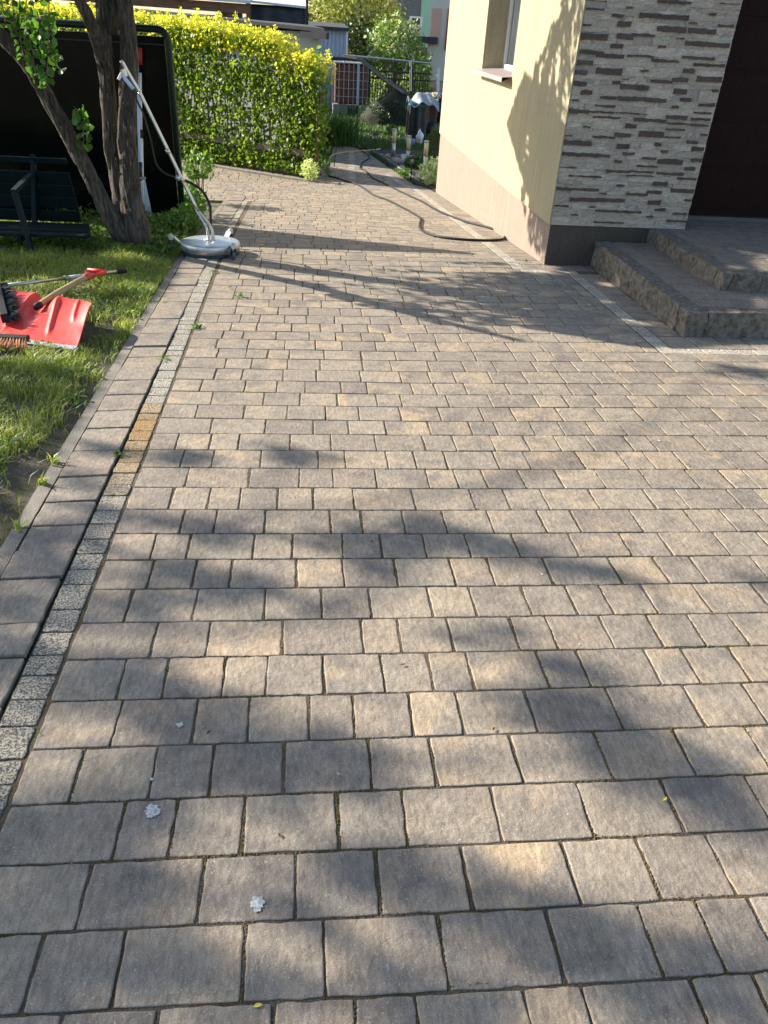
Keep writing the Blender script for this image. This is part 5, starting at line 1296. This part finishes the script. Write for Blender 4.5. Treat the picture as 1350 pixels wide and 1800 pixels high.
k = MB(); zz = gz(Yk); k.box((xk0+.2, Yk+.3, (zz+zk0)/2-.03), (.45, .6, zk0-zz+.04)); k.build('base_block', MAT['block'], tk); k = MB(); k.box((xk1-.12, Yk+.3, (zz+zk0)/2-.03), (.32, .6, zk0-zz+.04)); k.build('base_block', MAT['block'], tk)
# thick dark pipe running down into the garden, horizontal rail and black fence
k = MB(); k.tube(smoothpath([at(583, 102, 26.9), at(610, 103, 26.8), at(632, 105, 26.6), at(643, 112, 26.4), at(665, 130, 26), at(690, 149, 25.5), at(714, 166, 25)], 5), [.055]*31, 10); tag(k.build('drain_pipe', MAT['pipe'], None, smooth=True), 'thick dark pipe slanting down from the tank to the grey tarp', 'pipe')
k = MB(); k.tube([at(604, 97, 27.6), at(680, 104, 27.2), at(757, 112, 27)], .03, 8); k.tube([at(722, 108, 27), at(722, 160, 27)], .035, 8); k.tube([at(605, 97, 27.6), at(604, 130, 27.6)], .03, 8)
tag(k.build('rail_frame', MAT['alu']), 'grey metal rail on a post above the garden gate', 'rail')
fen = thing('black_fence', 'black metal bar fence behind the compost heap', 'fence', (at(690, 180, 29).x, 29, gz(29)))
k = MB()
for i in range(34):
    x = at(600+i*4.6, 150, 29).x; k.bar((x, 29, gz(29)), (x, 29, at(680, 122+random.uniform(-1, 1), 29).z), .022, .02, up=(0, 1, 0))
k.build('bar', MAT['blackm'], fen)
k = MB(); zz = [at(680, v, 29).z for v in (126, 138, 185)]
for z in zz: k.bar((at(598, 130, 29).x, 28.98, z), (at(756, 130, 29).x, 28.98, z), .03, .05)
k.build('fence_rail', MAT['blackm'], fen)
for px in (648, 724): k = MB(); k.bar((at(px, 150, 28.9).x, 28.95, gz(29)-.1), (at(px, 150, 28.9).x, 28.95, at(680, 118, 29).z), .08, .08, up=(0, 1, 0)); k.build('fence_post', MAT['blackm'], fen)
# compost heap
q0 = at(688, 178, 25.6); k = MB()
def heap(u, v):
    a_ = u*2*math.pi; r_ = .86*math.cos(v*math.pi/2)**1.0; zz_ = gz(25.6)-.03+(.92+.16*math.cos(a_))*math.sin(v*math.pi/2)**1.1; n_ = 1+.16*mn.noise(V3((math.cos(a_)*1.5, math.sin(a_)*1.5, v*2)))+.07*mn.noise(V3((math.cos(a_)*6, math.sin(a_)*6, v*8)))
    return (q0.x+math.cos(a_)*r_*n_, 25.6+math.sin(a_)*r_*n_, zz_)
k.grid(heap, 48, 24); tag(k.build('compost_heap', MAT['compost'], None, smooth=True), 'large dark compost heap under the slanting pipe', 'compost heap')
foliage_o = foliage('heap_weeds', blob_pts((q0.x, 25.6, gz(25.6)+.25), (.92, .92, .60), 2600, rs, shell=.85, lump=.3), .06, LEAF['dark'], None, rs); tag(foliage_o, kind='stuff')
# covered bin with a grey tarp, planter on a dark barrel
Yc = 21.9; bc = at(732, 215, Yc); z0 = gz(Yc)
bn = thing('covered_bin', 'tall bin wrapped in black plastic sheet by the house', 'bin', (bc.x, Yc, z0))
k = MB(); ht = at(732, 183, Yc).z-z0
k.grid(lambda u, v: (bc.x+math.cos(u*6.2832)*(.25-.03*v)*(1+.10*math.sin(u*6.2832*7)+.05*math.sin(u*44)), Yc+math.sin(u*6.2832)*(.25-.03*v)*(1+.10*math.sin(u*6.2832*7)), z0-.02+ht*v), 90, 10)
k.build('plastic_cover', MAT['binm'], bn, smooth=True)
k = MB(); k.lathe((bc.x, Yc, z0+ht-.03), [(.24, 0), (.24, .04), (.2, .06)], 20); k.build('lid', MAT['teal'], bn)
tg = MB(); c0 = at(741, 170, Yc)
def drape(u, v):
    x = c0.x-.36+.80*u; y = Yc-.26+.55*v; r_ = math.hypot((u-.5)*2, (v-.5)*2)
    z = c0.z+.02-.17*r_**2+.10*mn.noise(V3((u*3.1, v*3, 1)))+.05*math.sin(u*17+v*5)*(.3+r_*.5)+(.20*max(0, .16-u)/.16)*(1-v)+.05*u
    return (x, y, z)
tg.grid(drape, 44, 30); tag(tg.build('grey_tarp', MAT['tarpgrey'], None, smooth=True, solid=.006), 'crumpled silver grey tarp thrown over the bins', 'tarp')
br_c = at(757, 230, 22.3); z0 = gz(22.3); bt = at(757, 214, 22.3).z-z0
k = MB(); k.lathe((br_c.x, 22.3, z0), [(.20, 0), (.23, bt*.5), (.20, bt)], 24); tag(k.build('dark_barrel', MAT['binm'], None, smooth=True), 'dark barrel beneath the brown planter', 'barrel')
pl = thing('brown_planter', 'tapered brown plastic planter with small white flowers', 'planter', (br_c.x, 22.3, z0+bt)); hp = at(755, 180, 22.3).z-(z0+bt)
k = MB(); k.lathe((br_c.x, 22.3, z0+bt), [(.125, 0), (.165, hp*.55), (.185, hp*.56), (.20, hp*.93), (.215, hp*.93), (.215, hp), (.19, hp), (.18, hp*.9)], 6); k.build('pot', MAT['planter'], pl)
c_ = (br_c.x, 22.3, z0+bt+hp+.07); foliage('leaf', blob_pts(c_, (.17, .17, .11), 160, rs), .06, LEAF['ground'], pl, rs); foliage('flower', blob_pts((c_[0], c_[1], c_[2]+.05), (.17, .17, .12), 130, rs), .07, LEAF['blossom'], pl, rs, lc=rs.rand(130))
q = at(721, 246, 20.2); k = MB(); k.lathe((q.x, 20.2, gz(20.2)), [(.10, 0), (.13, .16), (.125, .165), (.10, .02)], 20); tag(k.build('blue_pot', MAT['bluepl'], None, smooth=True), 'small violet blue pot on the ground below the bin', 'pot')
q = at(738, 240, 20.6); k = MB(); k.grid(lambda u, v: (q.x+.09*math.cos(u*6.283)*math.cos((v-.5)*3.14)*(1+.6*mn.noise(V3((u*6, v*4, 2)))), 20.6+.13*math.sin(u*6.283)*math.cos((v-.5)*3.14), gz(20.6)+.15+.15*math.sin((v-.5)*3.14)*(1+.6*mn.noise(V3((u*5, v*5, 7))))), 24, 14); tag(k.build('white_bag', MAT['white'], None, smooth=True), 'crumpled white plastic bag behind the conifer', 'bag')
q = at(775, 235, 22.6); k = MB(); k.lathe((q.x, 22.6, gz(22.6)), [(.22, 0), (.25, .95), (.26, 1.0), (.24, 1.02)], 24); tag(k.build('blue_barrel', M('dark_blue_plastic', (.01, .03, .12)), None, smooth=True), 'dark blue barrel at the back corner of the house', 'barrel')

# ================================================================== HOUSES AND TREES BEYOND
def house_box(name, label, x0, x1, Y_, ztop, mat, dy=8, win=(), strips=(), roof=True):
    t = thing(name, label, 'house', ((x0+x1)/2, Y_, gz(Y_)))
    k = MB(); k.box(((x0+x1)/2, Y_+dy/2, (ztop+gz(Y_))/2-.2), (x1-x0, dy, ztop-gz(Y_)+.4)); k.build('wall', mat, t)
    for (px0, py0, px1, py1) in win:
        a = at(px0, py0, Y_-.03); b = at(px1, py1, Y_-.03); cx, cz = (a.x+b.x)/2, (a.z+b.z)/2; w_, h_ = abs(b.x-a.x), abs(a.z-b.z)
        k = MB(); k.box((cx, Y_-.02, cz), (w_, .10, h_)); f_ = k.build('window', MAT['white'], t)
        k = MB(); k.box((cx, Y_-.06, cz), (w_*.62, .06, h_*.62)); k.build('pane', MAT['winglass'], f_)
    for (px0, py0, px1, py1, mt) in strips:
        a = at(px0, py0, Y_-.03); b = at(px1, py1, Y_-.03); k = MB(); k.box(((a.x+b.x)/2, Y_-.02, (a.z+b.z)/2), (abs(b.x-a.x), .08, abs(a.z-b.z))); k.build('wall_panel', MAT[mt], t)
    k = MB(); k.add([(x0-.3, Y_-.4, ztop), (x1+.3, Y_-.4, ztop), (x1+.3, Y_+dy+.3, ztop), (x0-.3, Y_+dy+.3, ztop), (x0-.3, Y_+dy/2, ztop+2), (x1+.3, Y_+dy/2, ztop+2)], [(0, 1, 5, 4), (2, 3, 4, 5), (0, 4, 3), (1, 2, 5), (0, 3, 2, 1)]); k.build('roof', MAT['darkroof'], t)
    return t
Yh = 46; house_box('grey_house', 'dark grey rendered house with one small white framed window', at(706, 20, Yh).x, at(748, 20, Yh).x, Yh, 7, MAT['greyhouse'], win=[(720, 28, 742, 47)], strips=[(745, -60, 758, 118, 'mint')])
Yh = 48; house_box('beige_house', 'pale beige house wall behind the big pale tree', at(560, 20, Yh).x, at(707, 20, Yh).x, Yh, 7, MAT['beigehouse'])
Yh = 33
crh = thing('cream_neighbour_house', 'cream house wall with a pinkish patch beyond the main house', 'house', (at(775, 100, Yh).x, Yh, gz(Yh)))
x0 = at(753, 60, Yh).x; zt_ = 7; zb_ = at(760, 141, Yh).z
bkv = V3((x0, Yh, 0)).normalized()*6; bkv.x += .25
def fp(d): return [V3((x0+d, Yh+d, 0)), V3((x0+6, Yh+d, 0)), V3((x0+6, Yh, 0))+bkv, V3((x0+d, Yh, 0))+bkv]
k = MB(); prism(k, fp(0), zb_, zt_); k.build('wall', MAT['creamhouse'], crh)
k = MB(); prism(k, fp(.05), gz(Yh)-.2, zb_); k.build('brick_base', MAT['brickw'], crh)
k = MB(); a = at(761, 14, Yh-.02); b = at(772, 80, Yh-.02); k.box(((a.x+b.x)/2, Yh-.01, (a.z+b.z)/2), (b.x-a.x, .05, a.z-b.z)); k.build('pink_panel', MAT['pinkpatch'], crh)
k = MB(); k.tube([at(790, 14, Yh-.05), at(783, 88, Yh-.05)], .035, 8); k.build('downpipe', MAT['redgrip'], crh)
k = MB(); a = at(733, 66, Yh-.4); b = at(757, 80, Yh-.4); k.box(((a.x+b.x)/2+.1, Yh+.3, (a.z+b.z)/2+.05), (b.x-a.x+.3, 1.4, .22)); k.build('canopy', MAT['darkroof'], crh)
k = MB(); k.bar(at(771, 120, 30), at(769, 182, 30), .10, .08, up=(0, 1, 0)); tag(k.build('white_post', MAT['white']), 'white post standing by the corner of the house', 'post')
def big_tree(name, label, cat, c, r, n, size, mat, trunk, sd, blossom=0, **kw):
    t = plant(name, label, cat, c, r, n, size, mat, stems=9, sd=sd, **kw)
    k = MB(); z0 = gz(c[1])
    k.tube([(c[0], c[1], z0-.1), (c[0]+.05, c[1], (z0+c[2])/2), (c[0], c[1], c[2]+r[2]*.3)], [trunk, trunk*.8, trunk*.3], 10, rough=.1); k.build('trunk', MAT['bark'], t, smooth=True)
    if blossom: foliage('blossom', blob_pts(c, r, blossom, rs, shell=.75, sd=sd), size*1.1, LEAF['blossom'], t, rs)
    return t
c = at(632, 25, 38); big_tree('pale_tree', 'large pale green tree in front of the beige house', 'tree', (c.x, 38, c.z-.1), (2.1, 1.9, 2.3), 9500, .13, LEAF['bushpale'], .14, 51, shell=.25, lump=.35)
c = at(560, 5, 41); big_tree('pale_tree', 'pale green tree rising behind the blue shed', 'tree', (c.x, 41, c.z), (2.2, 1.8, 2.0), 5500, .13, LEAF['bushpale'], .14, 52, shell=.3, lump=.35)
c = at(694, 82, 31); big_tree('flowering_bush', 'small green bush with white blossom above the black fence', 'bush', (c.x, 31, c.z), (.98, .8, .95), 2600, .10, LEAF['bushgreen'], .05, 53, blossom=420, shell=.3, lump=.35)
c = at(690, 165, 33); plant('fence_shrub', 'dark shrub behind the black fence', 'shrub', (c.x, 33, c.z), (1.7, .8, .9), 1600, .12, LEAF['bushgreen'], sd=54)
c = at(738, 120, 31); plant('side_shrub', 'green shrub between the fence and the cream house', 'shrub', (c.x, 31, c.z-.2), (.5, .6, .9), 700, .11, LEAF['bushgreen'], sd=55)
c = at(630, 90, 36); plant('dark_shrub', 'dark shrub between the shed and the flowering bush', 'shrub', (c.x, 36, c.z), (1.5, 1, 1.2), 2500, .13, LEAF['dark'], sd=56)
k = MB(); a = at(590, 70, 37.5); k.box((a.x+4.5, 40, gz(40)+.9), (11, .2, 2.0)); tag(k.build('boundary_wall', MAT['greyhouse']), 'low dark garden wall far behind the shrubs', 'wall')

# ================================================================== TALL TREE OUTSIDE THE PICTURE WHOSE HIGH BRANCHES DAPPLE THE NEAR PAVING
TB = V3((-11.2, 6.4, gz(6.4)))
tt = thing('tall_tree', 'tall sparse tree left of the drive whose branches dapple the paving', 'tree', TB)
bl_rs = np.random.RandomState(77); LP = []; centres = []
for bx_, by_, br_ in BLOBS:
    t = 9.0+bl_rs.uniform(-.9, .9)
    c = V3((bx_, by_, gz(by_)))+SUN*t; centres.append(c)
    nL = int(19*br_*br_*(1.5 if bx_ < -.1 else 1.2)); q = bl_rs.normal(size=(nL, 3))*np.array([.040, .034, .020])*br_*1.15
    for o in q: LP.append((c.x+o[0], c.y+o[1], c.z+o[2]))
while len(LP) < 5000:                                   # sprays that shade the lawn in streaks
    x, y = bl_rs.uniform(-2.7, -1.08), bl_rs.uniform(1.6, 5.5)
    u, v = x*.44+y*.898, x*.898-y*.44
    if nz(v, u*2.2, 1.4, 6.6) < .04 or (inpoly(x, y, [(-2.3, 4.2), (-1.2, 4.2), (-1.2, 5.4), (-2.3, 5.4)]) and bl_rs.rand() < .9): continue
    t = bl_rs.uniform(6.2, 8.4); c = V3((x, y, gz(y)))+SUN*t; LP.append(tuple(c))
foliage('crown', np.array(LP), .062, LEAF['lilac'], tt, bl_rs, up=.5, width=.8)
k = MB(); cm = sum(centres, V3((0, 0, 0)))/len(centres)
top_ = V3((-11.0, 6.3, 4.6)); k.tube(smoothpath([TB-V3((0, 0, .2)), V3((-11.3, 6.5, 2.4)), top_], 6), np.linspace(.18, .08, 13), 12, rough=.1)
for i in range(0, len(centres), 7):
    c = centres[i]; k.tube(smoothpath([top_, (top_+c)/2+V3((0, 0, .5)), c], 4), np.linspace(.022, .006, 9), 6)
k.build('trunk', MAT['bark'], tt, smooth=True)
